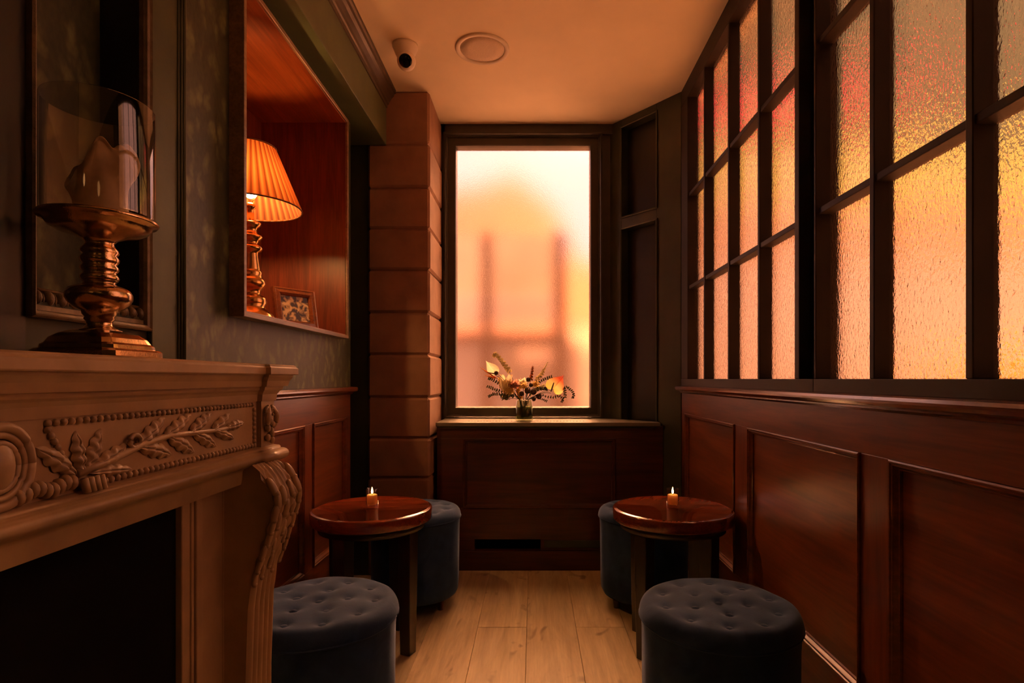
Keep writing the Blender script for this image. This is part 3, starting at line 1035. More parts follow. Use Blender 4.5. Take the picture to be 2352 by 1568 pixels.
for sgn in (1, -1):
    m = (lambda y: y) if sgn > 0 else mir
    b = MB()
    stem = [(0.70, -0.118), (0.76, -0.108), (0.82, -0.094), (0.88, -0.088), (0.95, -0.090), (1.02, -0.092), (1.07, -0.090)]
    b.tube([(XM + 0.004, m(y), Z(z)) for y, z in stem], [0.006, 0.006, 0.0055, 0.005, 0.0045, 0.004, 0.003], 8)
    for (ba, tp, wdt, lb, cu) in [
        ((0.70, -0.120), (0.655, -0.078), 0.013, 4, 0.006), ((0.71, -0.120), (0.70, -0.070), 0.011, 4, -0.004), ((0.715, -0.118), (0.745, -0.072), 0.012, 4, 0.004),
        ((0.72, -0.116), (0.79, -0.096), 0.011, 4, 0.003), ((0.72, -0.120), (0.795, -0.124), 0.009, 4, -0.003),
        ((0.805, -0.096), (0.87, -0.068), 0.013, 4, 0.006), ((0.81, -0.098), (0.885, -0.112), 0.013, 4, -0.006),
        ((0.865, -0.088), (0.935, -0.066), 0.012, 4, 0.005), ((0.875, -0.090), (0.945, -0.116), 0.013, 4, -0.005),
        ((0.93, -0.088), (0.995, -0.066), 0.012, 4, 0.004), ((0.94, -0.090), (1.01, -0.114), 0.012, 4, -0.005),
        ((0.995, -0.090), (1.055, -0.070), 0.010, 3, 0.003), ((1.0, -0.092), (1.07, -0.108), 0.010, 3, -0.004), ((1.04, -0.090), (1.105, -0.086), 0.010, 4, 0.0)]:
        leaf(b, m, ba, tp, wdt, lb, 0.011, cu)
    # curled end of the spray
    pts = []
    for k in range(16):
        a = k / 15 * 1.7 * PI
        r = 0.013 - 0.007 * k / 15
        pts.append((XM + 0.006, m(0.800 + r * math.cos(a)), Z(-0.090 + r * math.sin(a))))
    b.tube(pts, 0.0035, 6)
    # ribboned garland below the middle
    for k in range(9):
        y = 0.62 + k * 0.009
        b.ball((XM + 0.004, m(y), Z(-0.128 - 0.003 * math.cos(k * 1.3))), (0.010, 0.006, 0.010), 8, 6)
    for k in range(4):
        b.tube([(XM + 0.012, m(0.703 + 0.009 * k), Z(-0.124)), (XM + 0.013, m(0.707 + 0.009 * k), Z(-0.142))], 0.0045, 8)
    b.build('acanthus_relief', M_mantel, mt)
b = MB()
for (ry, rz, rr) in ((0.036, 0.048, 0.006), (0.028, 0.038, 0.004), (0.020, 0.028, 0.004)):
    b.tube([(XM + 0.004, MC + ry * math.cos(2 * PI * k / 40), Z(-0.094 + rz * 0.9 * math.sin(2 * PI * k / 40))) for k in range(41)], rr, 8)
b.ball((XM, MC, Z(-0.094)), (0.012, 0.02, 0.03), 16, 10)
b.build('cartouche', M_mantel, mt)

# ------------------------------------------------------------------ hurricane candle holder on the mantel
HX, HY = -0.640, 0.835
hh = thing('hurricane_candle_holder', (HX, HY, Z(0.03)), 'tall antique gold candle holder with glass cylinder on the mantel shelf', 'candle holder')
def squ(a, z):
    k = max(abs(math.cos(a)), abs(math.sin(a)))
    return min(1.28, 1.0 / k) * 0.93
b = MB()
b.lathe([(0.0, 0.0), (0.064, 0.0), (0.066, 0.003), (0.066, 0.010), (0.062, 0.013), (0.058, 0.014), (0.057, 0.019), (0.053, 0.022), (0.049, 0.029), (0.040, 0.036), (0.031, 0.040), (0.024, 0.042)], (HX, HY, Z(0.03)), 64, squ, False, False)
b.lathe([(0.030, 0.040), (0.020, 0.044), (0.016, 0.049), (0.0155, 0.054), (0.019, 0.058), (0.018, 0.061), (0.021, 0.065), (0.022, 0.070), (0.030, 0.074), (0.037, 0.080), (0.041, 0.088), (0.041, 0.095), (0.037, 0.102), (0.029, 0.106), (0.021, 0.109), (0.0195, 0.112), (0.023, 0.115), (0.0245, 0.119), (0.0225, 0.123), (0.020, 0.126), (0.0235, 0.130), (0.024, 0.134), (0.0205, 0.138), (0.0235, 0.142), (0.0245, 0.147), (0.021, 0.152), (0.024, 0.156), (0.023, 0.161), (0.019, 0.165), (0.0175, 0.170), (0.022, 0.175), (0.035, 0.181), (0.052, 0.186), (0.061, 0.191), (0.064, 0.196), (0.066, 0.199), (0.072, 0.201), (0.074, 0.204), (0.072, 0.207), (0.064, 0.207), (0.062, 0.204), (0.0, 0.203)], (HX, HY, Z(0.03)), 56)
b.build('stem', M_gold, hh)
b = MB()
b.lathe([(0.0, 0.2045), (0.066, 0.2045), (0.069, 0.208), (0.0695, 0.215), (0.0695, 0.372), (0.069, 0.3735), (0.0675, 0.372), (0.067, 0.215), (0.064, 0.210), (0.0, 0.209)], (HX, HY, Z(0.03)), 64)
b.build('glass_cylinder', M_glass, hh)
# half melted pillar candle
b = MB()
def cand(u, v):
    a = 2 * PI * u
    # image right is +x +y-ish; a = 0 points right
    vx, vy = 0.79, 0.61
    ux = math.cos(a)
    q = max(0.0, min(1.0, (ux + 0.72) / 0.55))
    topz = 0.264 + 0.040 * q * q * (3 - 2 * q) + 0.006 * math.sin(3 * a + 1.0) + 0.004 * math.sin(7 * a)
    r0 = 0.036 + 0.004 * math.sin(2 * a + 0.6)
    if v <= 0.7:
        t = v / 0.7
        z = 0.2092 + (topz - 0.2092) * t
        bulge = 0.010 * math.exp(-((t - 0.80) / 0.22) ** 2) * (0.6 + 0.8 * max(0, ux)) + 0.003 * math.sin(5 * a + t * 6) * t
        r = r0 * (0.90 - 0.12 * max(0, ux) * math.exp(-((t - 0.35) / 0.3) ** 2)) + bulge
    else:
        t = (v - 0.7) / 0.3
        r = (r0 * 0.92 + 0.006) * (1 - t)
        z = topz + 0.012 * math.sin(PI * min(1, t * 1.5)) * (1 + 0.5 * math.cos(a)) - 0.012 * t + (0.295 - topz) * t * t
    return (HX + 0.004 + r * (ux * vx - math.sin(a) * vy), HY + r * (ux * vy + math.sin(a) * vx), Z(0.03) + z)
b.grid(cand, 60, 50)
b.build('candle', M_oldwax, hh)
b = MB()
sx, sy = HX + 0.030, HY + 0.020
b.tube([(sx - 0.014, sy - 0.010, Z(0.03) + 0.292), (sx - 0.004, sy - 0.004, Z(0.03) + 0.300), (sx + 0.004, sy, Z(0.03) + 0.298), (sx + 0.009, sy + 0.004, Z(0.03) + 0.306)], [0.012, 0.010, 0.006, 0.001], 10)
b.build('wax_lip', M_oldwax, hh)

# ------------------------------------------------------------------ table lamp in the alcove
LX, LY, LZ = -1.06, 2.12, Z(0.205)
lamp = thing('table_lamp', (LX, LY, LZ), 'lit brass candlestick table lamp with pleated shade in the alcove', 'lamp')
b = MB()
P = [(0.0, 0.0), (0.092, 0.0), (0.094, 0.006), (0.088, 0.012), (0.081, 0.033), (0.066, 0.050), (0.056, 0.058), (0.050, 0.066), (0.056, 0.078), (0.057, 0.095), (0.050, 0.102), (0.036, 0.110), (0.034, 0.124), (0.045, 0.134), (0.054, 0.150), (0.053, 0.160), (0.046, 0.170), (0.040, 0.180), (0.0415, 0.191), (0.042, 0.194), (0.035, 0.200), (0.0345, 0.205), (0.0265, 0.260), (0.027, 0.268), (0.040, 0.276), (0.043, 0.284), (0.042, 0.289), (0.027, 0.298), (0.025, 0.304), (0.030, 0.312), (0.043, 0.324), (0.0425, 0.330), (0.024, 0.338), (0.021, 0.352), (0.024, 0.358), (0.035, 0.368), (0.038, 0.376), (0.034, 0.381), (0.014, 0.382), (0.0125, 0.43), (0.018, 0.435), (0.020, 0.445), (0.014, 0.452), (0.0, 0.453)]
b.lathe(P, (LX, LY, LZ), 40)
b.build('base', M_brass, lamp)
b = MB()
pl = 40
def pleat(a, z):
    return 1.0 + 0.022 * math.cos(pl * a) + 0.006 * math.cos(2 * pl * a)
b.lathe([(0.178, 0.435), (0.1325, 0.549), (0.087, 0.663)], (LX, LY, LZ), pl * 10, pleat, True, False)
sh = b.build('lamp_shade', M_shade, lamp)
M_bind = paint('shade_binding', (0.12, 0.05, 0.02), 0.7)
for (r, z) in ((0.180, 0.436), (0.0895, 0.662)):
    b = MB()
    b.tube([(LX + r * math.cos(2 * PI * k / 64), LY + r * math.sin(2 * PI * k / 64), LZ + z) for k in range(65)], 0.003, 6)
    b.build('binding', M_bind, sh)
b = MB()
b.ball((LX, LY, LZ + 0.505), (0.026, 0.026, 0.034), 16, 10)
b.build('bulb', M_bulb, lamp)
b = MB()
for k in range(3):
    a = 2 * PI * k / 3 + 0.4
    b.tube([(LX, LY, LZ + 0.60), (LX + 0.0865 * math.cos(a), LY + 0.0865 * math.sin(a), LZ + 0.655)], 0.0018, 6)
b.tube([(LX, LY, LZ + 0.45), (LX + 0.034, LY, LZ + 0.49), (LX + 0.034, LY, LZ + 0.55), (LX, LY, LZ + 0.60)], 0.0018, 6)
b.build('harp', M_brass, lamp)

# framed photograph
pf = thing('photo_frame', (-0.967, 2.325, Z(0.205)), 'small carved wooden photo frame leaning beside the lamp base', 'photo frame')
pa = Vector((0.105, 0.15, 0)).normalized()
pn = Vector((0.15, -0.105, 0)).normalized()
pup = (Vector((0, 0, 1)) * 0.98 - pn * 0.19).normalized()
pnn = pa.cross(pup).normalized()
if pnn.dot(pn) < 0:
    pnn = -pnn
o0 = Vector((-0.967, 2.325, Z(0.207)))
mpP = lambda u, v, h: tuple(o0 + pa * u + pup * v + pnn * h)
b = MB()
b.frame((-0.093, 0, 0.093, 0.168), [(0, -0.012), (0, 0.006), (0.006, 0.009), (0.010, 0.007), (0.022, 0.010), (0.027, 0.007), (0.031, 0.002), (0.032, -0.003)], mpP)
b.build('frame', wood('frame_wood', (0.12, 0.03, 0.01), (0.22, 0.06, 0.02), (0.32, 0.10, 0.03), 1, 0.3, 0.4, 3), pf)
def picmat():
    m, nt, bb = new_mat('old_photograph')
    v = coords(nt, (1, 1, 1))
    n = noise(nt, v, 38, 2, 0.5, 0.6)
    nt.links.new(ramp(nt, n.outputs['Fac'], [(0.44, (0.03, 0.018, 0.008)), (0.52, (0.35, 0.23, 0.10)), (0.62, (0.72, 0.55, 0.30))]), bb.inputs['Base Color'])
    bb.inputs['Roughness'].default_value = 0.35
    return m
b = MB()
b.prism([(-0.064, 0.029), (0.064, 0.029), (0.064, 0.139), (-0.064, 0.139)], mpP, -0.006, -0.002)
b.build('photograph', picmat(), pf)
b = MB()
b.prism([(-0.092, 0.001), (0.092, 0.001), (0.092, 0.167), (-0.092, 0.167)], mpP, -0.013, -0.0065)
b.build('backing', M_black_wood_shade, pf)
b = MB()
b.add([mpP(-0.02, 0.12, -0.013), mpP(0.02, 0.12, -0.013), tuple(o0 - pnn * 0.075 + pa * 0.02 + Vector((0, 0, -0.002))), tuple(o0 - pnn * 0.075 - pa * 0.02 + Vector((0, 0, -0.002)))], [(0, 1, 2, 3)])
b.build('easel_leg', M_black_wood_shade, pf)

# ------------------------------------------------------------------ ceiling fittings
SX, SY = -0.239, 2.657
sp = thing('ceiling_speaker', (SX, SY, Z(CEIL)), 'round white loudspeaker flush in the ceiling', 'loudspeaker')
b = MB()
b.lathe([(0.104, -0.001), (0.106, -0.006), (0.120, -0.009), (0.126, -0.006), (0.127, 0.0)], (SX, SY, Z(CEIL)), 64, None, True, False)
b.build('rim', M_white, sp)
MB().lathe([(0.0, -0.0045), (0.06, -0.004), (0.105, -0.0025), (0.105, 0.0)], (SX, SY, Z(CEIL)), 64).build('grille', M_grille, sp)

CX, CY = -0.595, 2.63
sc_cam = thing('security_camera', (CX, CY, Z(CEIL)), 'white turret security camera on the ceiling by the beam', 'security camera')
b = MB()
b.lathe([(0.058, 0.0), (0.058, -0.012), (0.055, -0.018), (0.050, -0.030), (0.044, -0.045), (0.036, -0.058), (0.0, -0.060)], (CX, CY, Z(CEIL)), 40)
b.build('base', M_white, sc_cam)
cd = Vector((0.10, -0.9, -0.45)).normalized()
cc = Vector((CX + 0.006, CY - 0.004, Z(CEIL) - 0.075))
b = MB()
b.ball(cc, 0.043, 24, 16)
eye = b.build('turret', M_white, sc_cam)
def ring_axes(d):
    a = d.cross(Vector((0, 0, 1))).normalized()
    return a, a.cross(d).normalized()
ca, cbv = ring_axes(cd)
b = MB()
for (r, d) in ((0.029, 0.030), (0.029, 0.043), (0.026, 0.045), (0.0, 0.045)):
    pass
ringp = [(0.029, 0.028), (0.029, 0.044), (0.025, 0.046)]
v, f = [], []
for (r, d) in ringp:
    for k in range(28):
        g = 2 * PI * k / 28
        v.append(cc + cd * d + (ca * math.cos(g) + cbv * math.sin(g)) * r)
for i in range(2):
    for k in range(28):
        k2 = (k + 1) % 28
        f.append((i * 28 + k, i * 28 + k2, i * 28 + 28 + k2, i * 28 + 28 + k))
f.append(tuple(56 + k for k in range(28)))
b.add(v, f, True)
b.build('lens', M_lens, eye)

# ------------------------------------------------------------------ cocktail tables
TH = Z(-0.512)                  # height of the table top
TR = 0.234
def make_table(loc, label):
    t = thing('cocktail_table', (0, 0, 0), label, 'table', 'cocktail tables')
    b = MB()
    b.lathe([(0.0, TH), (TR - 0.016, TH), (TR - 0.014, TH + 0.002), (TR - 0.011, TH + 0.0025), (TR - 0.009, TH + 0.0005), (TR - 0.006, TH + 0.001), (TR - 0.002, TH - 0.001), (TR, TH - 0.005), (TR - 0.0005, TH - 0.040), (TR - 0.004, TH - 0.046), (TR - 0.012, TH - 0.046), (0.0, TH - 0.046)], (0, 0, 0), 96)
    b.build('table_top', M_table, t)
    b = MB()
    b.lathe([(0.0, TH - 0.046), (TR - 0.03, TH - 0.046), (TR - 0.03, TH - 0.075), (0.0, TH - 0.075)], (0, 0, 0), 64)
    b.build('apron', M_leg, t)
    for k in range(4):
        a = math.radians(-22 + 90 * k)
        c, s = math.cos(a), math.sin(a)
        b = MB()
        r0 = 0.168
        pts = []
        for (z, hw) in ((0.0, 0.022), (0.20, 0.025), (TH - 0.05, 0.028)):
            for (pu, pv) in ((-1, -1), (1, -1), (1, 1), (-1, 1)):
                u_, v_ = r0 + pu * hw, pv * hw
                pts.append((u_ * c - v_ * s, u_ * s + v_ * c, z))
        f = [(3, 2, 1, 0), (8, 9, 10, 11)]
        for i in range(2):
            for j in range(4):
                j2 = (j + 1) % 4
                f.append((i * 4 + j, i * 4 + j2, i * 4 + 4 + j2, i * 4 + 4 + j))
        b.add(pts, f)
        b.build('leg', M_leg, t, bevel=0.003)
    t.location = loc
    return t
TL = (-0.640, 2.25, 0)
TRr = (0.552, 2.25, 0)
t1 = make_table(TL, 'round mahogany cocktail table by the left wainscot near the stone pier')
t2 = copy_tree(t1)
t2['label'] = 'round mahogany cocktail table against the right panelled wall under the windows'
t2.location = TRr
t2.rotation_euler = (0, 0, math.radians(61))

# votives
def make_votive(loc, label):
    t = thing('votive_candle', (0, 0, 0), label, 'candle', 'lit votives on the cocktail tables')
    b = MB()
    b.lathe([(0.0, 0.0), (0.0215, 0.0), (0.0235, 0.002), (0.0240, 0.010), (0.0240, 0.080), (0.0232, 0.081), (0.0222, 0.080), (0.0215, 0.020), (0.018, 0.015), (0.0, 0.014)], (0, 0, 0), 32)
    b.build('glass_cup', M_votive, t)
    b = MB()
    b.lathe([(0.0, 0.0195), (0.0195, 0.0195), (0.0200, 0.024), (0.0198, 0.056), (0.017, 0.0575), (0.0, 0.054)], (0, 0, 0), 24)
    wx = b.build('wax', M_wax, t)
    b = MB()
    b.tube([(0, 0, 0.053), (0.0005, 0, 0.062)], 0.0009, 6)
    b.build('wick', M_soot, wx)
    b = MB()
    b.lathe([(0.0, 0.0595), (0.0026, 0.0625), (0.0040, 0.067), (0.0038, 0.071), (0.0024, 0.077), (0.0010, 0.083), (0.0, 0.087)], (0, 0, 0), 12)
    b.build('flame', M_flame, t)
    t.location = loc
    return t
v1 = make_votive((TL[0] + 0.005, TL[1] - 0.02, TH), 'lit votive candle in clear glass on the left cocktail table')
v2 = copy_tree(v1)
v2['label'] = 'lit votive candle in clear glass on the right cocktail table'
v2.location = (TRr[0] - 0.003, TRr[1] - 0.02, TH)

# ------------------------------------------------------------------ poufs
PH = 0.462
def make_pouf(label, rot):
    t = thing('pouf', (0, 0, 0), label, 'pouf', 'navy velvet poufs')
    R0 = 0.206
    tuft = [(0, 0)]
    for (rr, n, ph) in ((0.075, 5, 0.3), (0.150, 10, 0.1)):
        for k in range(n):
            a = 2 * PI * k / n + ph
            tuft.append((rr * math.cos(a), rr * math.sin(a)))
    def top(u, v):
        a = 2 * PI * u
        # v runs from the middle of the seat over the rounded edge down to the seam
        if v < 0.75:
            r = (v / 0.75) * 0.178
            z = PH - 0.004 * (r / 0.178) ** 2
        else:
            g = (v - 0.75) / 0.25 * PI / 2
            r = 0.178 + 0.034 * math.sin(g)
            z = PH - 0.004 - 0.042 * (1 - math.cos(g))
        x, y = r * math.cos(a), r * math.sin(a)
        dep = 0.0
        for (tx, ty) in tuft:
            d2 = (x - tx) ** 2 + (y - ty) ** 2
            dep += 0.008 * math.exp(-d2 / 0.00030) + 0.0035 * math.exp(-d2 / 0.0016)
        wob = (0.0014 * math.sin(31 * x + 17 * y) + 0.001 * math.sin(53 * y - 29 * x)) * 1.0
        k = 1.0 + 0.006 * math.sin(7 * a) * max(0, v - 0.6)
        return (x * k, y * k, z - dep + wob)
    b = MB()
    b.grid(top, 96, 64)
    cu = b.build('cushion', M_velvet, t)
    b = MB()
    def rf(a, z):
        return 1.0 + 0.0035 * math.sin(11 * a + z * 9) + 0.002 * math.sin(23 * a)
    b.lathe([(0.0, 0.055), (0.170, 0.055), (0.190, 0.062), (0.199, 0.080), (0.202, 0.12), (0.203, 0.25), (0.204, 0.37), (0.206, 0.402), (0.209, 0.412), (0.211, 0.418), (0.17, 0.42)], (0, 0, 0), 96, rf, True, False)
    b.build('body', M_velvet, t)
    b = MB()
    b.tube([(0.2095 * math.cos(2 * PI * k / 72), 0.2095 * math.sin(2 * PI * k / 72), 0.4135) for k in range(73)], 0.004, 6)
    b.build('piping', M_velvet, t)
    for (tx, ty) in tuft:
        b = MB()
        b.ball((tx, ty, PH - 0.0125 - 0.004 * ((tx * tx + ty * ty) / 0.0317)), (0.0115, 0.0115, 0.005), 12, 8)
        b.build('button', M_velvet, t)
    for k in range(4):
        a = PI / 4 + PI / 2 * k
        b = MB()
        x, y = 0.140 * math.cos(a), 0.140 * math.sin(a)
        b.lathe([(0.0, 0.0), (0.014, 0.0), (0.021, 0.058), (0.0, 0.058)], (x, y, 0), 16)
        b.build('foot', wood_foot, t)
    return t
wood_foot = wood('pouf_foot', (0.06, 0.022, 0.008), (0.11, 0.04, 0.014), (0.16, 0.06, 0.02), 2, 0.35, 0.3)
p1 = make_pouf('navy velvet pouf with buttoned top between the mantel and the left table', 0)
p1.location = (-0.585, 1.545, 0)
for (x, y, r, lab) in ((0.502, 1.535, 0.7, 'navy velvet pouf in front of the right table, beside the panelled wall'),
                       (-0.554, 2.665, 0.35, 'navy velvet pouf behind the left table, by the stone pier'),
                       (0.520, 2.67, 1.1, 'navy velvet pouf behind the right table, below the sill')):
    p = copy_tree(p1)
    p.location = (x, y, 0)
    p.rotation_euler = (0, 0, r)
    p['label'] = lab

# ------------------------------------------------------------------ vase and flowers on the sill
VX, VY, VZ = -0.0525, 3.25, Z(-0.2395)
vs = thing('glass_vase', (VX, VY, VZ), 'small clear glass vase on the window sill holding the flowers', 'vase')
b = MB()
b.lathe([(0.0, 0.0), (0.047, 0.0), (0.050, 0.003), (0.051, 0.010), (0.050, 0.085), (0.046, 0.103), (0.0445, 0.118), (0.0435, 0.119), (0.0425, 0.117), (0.044, 0.102), (0.048, 0.085), (0.049, 0.014), (0.046, 0.010), (0.0, 0.009)], (VX, VY, VZ), 40)
b.build('glass', thin_glass('vase_glass', (0.88, 0.92, 0.80)), vs)
b = MB()
b.lathe([(0.0, 0.0105), (0.045, 0.0108), (0.047, 0.016), (0.0465, 0.084), (0.0, 0.0835)], (VX, VY, VZ), 40)
b.build('water', thin_glass('green_water', (0.30, 0.34, 0.14)), vs)

M_stem = paint('green_stem', (0.06, 0.09, 0.025), 0.6)
M_euc = paint('eucalyptus_leaf', (0.085, 0.11, 0.045), 0.6, 0.25, 40)
M_cream = translucent('cream_petal', (0.92, 0.84, 0.60), 0.65)
M_pinkp = translucent('pink_petal', (0.62, 0.32, 0.24), 0.65)
M_yel = translucent('yellow_petal', (0.90, 0.68, 0.28), 0.65)
M_oran = translucent('orange_blade', (0.62, 0.25, 0.08), 0.65)
M_pod = paint('dark_seed_head', (0.075, 0.035, 0.015), 0.7, 0.3, 60)
def anthmat():
    m, nt, bb = new_mat('anthurium_spathe')
    tc = N(nt, 'ShaderNodeTexCoord')
    sep = N(nt, 'ShaderNodeSeparateXYZ')
    nt.links.new(tc.outputs['Generated'], sep.inputs[0])
    sm = N(nt, 'ShaderNodeMath', operation='ADD')
    nt.links.new(sep.outputs['X'], sm.inputs[0])
    nt.links.new(sep.outputs['Z'], sm.inputs[1])
    hf = N(nt, 'ShaderNodeMath', operation='MULTIPLY')
    hf.inputs[1].default_value = 0.5
    nt.links.new(sm.outputs[0], hf.inputs[0])
    c = ramp(nt, hf.outputs[0], [(0.2, (0.72, 0.78, 0.16)), (0.5, (0.95, 0.70, 0.28)), (0.78, (0.80, 0.14, 0.06))])
    nt.links.new(c, bb.inputs['Base Color'])
    bb.inputs['Roughness'].default_value = 0.25
    tr = N(nt, 'ShaderNodeBsdfTranslucent')
    nt.links.new(c, tr.inputs['Color'])
    mx = N(nt, 'ShaderNodeMixShader')
    mx.inputs[0].default_value = 0.6
    nt.links.new(bb.outputs[0], mx.inputs[1])
    nt.links.new(tr.outputs[0], mx.inputs[2])
    nt.links.new(mx.outputs[0], nt.nodes['Material Output'].inputs['Surface'])
    return m
M_anth = anthmat()

def FP(u, v, d=0.0):
    px, py = 1080 + u / 7.84, 790 + v / 7.84
    return Vector(((px - 1225) * 0.0025, VY + d, Z((870 - py) * 0.0025)))
def stem_to(b, p, r=0.0014, bend=0.03):
    foot = Vector((VX + random.uniform(-0.02, 0.02), VY + random.uniform(-0.02, 0.02), VZ + 0.02))
    neck = Vector((VX + max(-0.026, min(0.026, (p.x - VX) * 0.25)), VY + max(-0.026, min(0.026, (p.y - VY) * 0.3)), VZ + 0.118))
    mid = (neck + p) / 2 + Vector((0, 0, bend * min(1, abs(p.x - VX) / 0.15)))
    pts = []
    for k in range(9):
        t = k / 8
        pts.append(neck * (1 - t) ** 2 + mid * 2 * t * (1 - t) + p * t * t)
    b.tube([foot] + pts, r, 6)
FG = 'flowers in the glass vase'
def flower(name, label, cat, p):
    return thing(name, tuple(p), label, cat, FG)
def petal(b, base, direc, side, L, W, cup=0.15, nu=6, nv=10, point=1.0):
    direc, side = Vector(direc).normalized(), Vector(side).normalized()
    up = direc.cross(side).normalized()
    def fn(u, v):
        s = 2 * u - 1
        wv = W * (math.sin(PI * min(1.0, v * 0.93 + 0.05)) ** 0.6) * (1 - point * 0.5 * v)
        return tuple(Vector(base) + direc * (L * v) + side * (s * wv) + up * (cup * L * (s * s * 0.6 + 0.4 * v * v)))
    b.grid(fn, nu, nv)

# anthurium, yellow and red
p = FP(1450, 880)
t = flower('anthurium', 'large yellow and red anthurium on the right of the bouquet', 'flower', p)
b = MB(); stem_to(b, p, 0.0018); b.build('stem', M_stem, t)
b = MB()
def spathe(b, c, tip, wdt, tilt):
    c, tip = Vector(c), Vector(tip)
    ax = tip - c
    L = ax.length
    ax.normalize()
    sd = ax.cross(Vector((0, -1, 0))).normalized()
    nf = sd.cross(ax).normalized()
    def fn(u, v):
        a = 2 * PI * u
        # heart outline
        hx = math.sin(a) ** 3 * 1.0
        hy = (13 * math.cos(a) - 5 * math.cos(2 * a) - 2 * math.cos(3 * a) - math.cos(4 * a)) / 17.0
        x = hx * wdt * v
        y = (-hy * 0.5 + 0.18) * L * v * 1.15 + 0.25 * L
        h = 0.02 * (v ** 2) * (1 if tilt > 0 else -1) + 0.012 * math.sin(a * 2) * v
        return tuple(c + sd * x + ax * y - nf * h)
    b.grid(fn, 40, 10)
spathe(b, FP(1440, 870, -0.01), FP(1672, 575, -0.03), 0.056, 1)
b.build('spathe', M_anth, t)
b = MB(); b.tube([FP(1455, 850, -0.012), FP(1478, 770, -0.03), FP(1500, 695, -0.045)], [0.004, 0.0042, 0.003], 8); b.build('spadix', M_pod, t)
# cream anthurium, left
p = FP(460, 560)
t = flower('anthurium', 'pointed cream anthurium at the upper left of the bouquet', 'flower', p)
b = MB(); stem_to(b, p, 0.0018); b.build('stem', M_stem, t)
b = MB(); spathe(b, FP(480, 560, -0.01), FP(285, 305, -0.02), 0.034, 1); b.build('spathe', M_cream, t)
b = MB(); b.tube([FP(470, 545, -0.012), FP(420, 530, -0.03), FP(330, 512, -0.04)], [0.0035, 0.0032, 0.002], 8); b.build('spadix', M_pod, t)
# cream bud
p = FP(660, 830)
t = flower('calla_lily', 'plump cream bloom left of the middle of the bouquet', 'flower', p)
b = MB(); stem_to(b, p, 0.002); b.build('stem', M_stem, t)
b = MB()
c0 = FP(650, 700, -0.02)
for k in range(6):
    a = 2 * PI * k / 6
    petal(b, c0 + Vector((0.006 * math.cos(a), 0.006 * math.sin(a), -0.044)), (0.12 * math.cos(a), 0.12 * math.sin(a), 1), (-math.sin(a), math.cos(a), 0), 0.095, 0.030, -0.22, 6, 10, 0.6)
b.ball(c0 + Vector((0, 0, -0.01)), (0.024, 0.022, 0.036), 14, 10)
b.build('petals', M_cream, t)
# hop spike
def spike(name, label, pts, r0, r1, mat, n, tilt=0.7):
    p = pts[0]
    t = flower(name, label, 'flower', p)
    b = MB(); stem_to(b, p)
    b.tube(pts, 0.0012, 6); b.build('stem', M_stem, t)
    b = MB()
    for k in range(n):
        s = k / (n - 1) * (len(pts) - 1)
        i = min(int(s), len(pts) - 2)
        q = pts[i].lerp(pts[i + 1], s - i)
        r = r0 + (r1 - r0) * k / (n - 1)
        for j in range(3):
            a = k * 1.3 + j * 2.1
            o = Vector((math.cos(a), 0.8 * math.sin(a + 0.5), math.sin(a))) * r * 0.8
            d = Vector((math.cos(a), 0.5, math.sin(a) - 0.3))
            b.ball(q + o, (r * 0.55, r * 0.45, r * 0.62), 7, 5)
    b.build('florets', mat, t)
spike('hop_spray', 'tall cream hop spray leaning left above the bouquet', [FP(700, 480), FP(620, 370), FP(530, 250), FP(450, 170), FP(425, 215)], 0.0135, 0.008, M_cream, 24)
spike('blossom_spray', 'thin cream blossom spray rising right of the middle', [FP(1200, 640), FP(1290, 540), FP(1330, 450), FP(1400, 320)], 0.013, 0.003, M_cream, 18)
spike('plume', 'soft orange plume in the middle of the bouquet', [FP(1090, 640), FP(1105, 560), FP(1120, 470), FP(1125, 410)], 0.0095, 0.005, M_oran, 14)
spike('filler_spray', 'cream filler spray low at the right, between the seed heads and the yellow anthurium', [FP(1100, 900), FP(1190, 820), FP(1260, 770), FP(1340, 730)], 0.011, 0.006, M_cream, 14)
spike('filler_spray', 'cream filler spray at the left, behind the leafy sprigs', [FP(700, 900), FP(610, 830), FP(550, 760), FP(520, 620)], 0.010, 0.007, M_yel, 16)
spike('filler_spray', 'yellow filler spray low in the middle, just above the vase rim', [FP(900, 960), FP(880, 900), FP(860, 830), FP(890, 780)], 0.012, 0.009, M_yel, 12)
# orange blades at the left
p = FP(470, 610)
t = flower('strelitzia_blade', 'spiky orange blades on the far left of the bouquet', 'flower', p)
b = MB(); stem_to(b, p); b.build('stem', M_stem, t)
b = MB()
for (u, v, wd) in ((175, 410, 0.005), (255, 480, 0.006), (265, 560, 0.007), (330, 590, 0.006), (210, 440, 0.004)):
    q = FP(u, v, -0.02)
    d = q - p
    petal(b, p, d, d.cross(Vector((0, 1, 0))), d.length, wd, 0.03, 4, 8, 1.2)
b.build('blades', M_oran, t)
# round blooms
def bloom(name, label, c, r, mat, n=26):
    t = flower(name, label, 'flower', c)
    b = MB(); stem_to(b, c - Vector((0, 0, r * 0.6))); b.build('stem', M_stem, t)
    b = MB()
    for k in range(n):
        z = 1 - 1.5 * (k + 0.5) / n
        rr = math.sqrt(max(0, 1 - z * z))
        a = k * 2.39996
        d = Vector((rr * math.cos(a), rr * math.sin(a), z))
        s = d.cross(Vector((0.1, 0.2, 1))).normalized()
        petal(b, c + d * r * 0.15, d, s, r * 0.95, r * 0.32, 0.25, 4, 6, 0.3)
    b.ball(c, r * 0.5, 10, 8)
    b.build('petals', mat, t)
bloom('dahlia', 'dusty pink many-petalled bloom in the middle of the bouquet', FP(800, 740, -0.035), 0.036, M_pinkp)
bloom('rose', 'cream rose behind the pink bloom', FP(950, 690, 0.0), 0.028, M_cream)
bloom('marigold', 'yellow bloom low in the middle of the bouquet', FP(960, 760, -0.04), 0.026, M_yel)
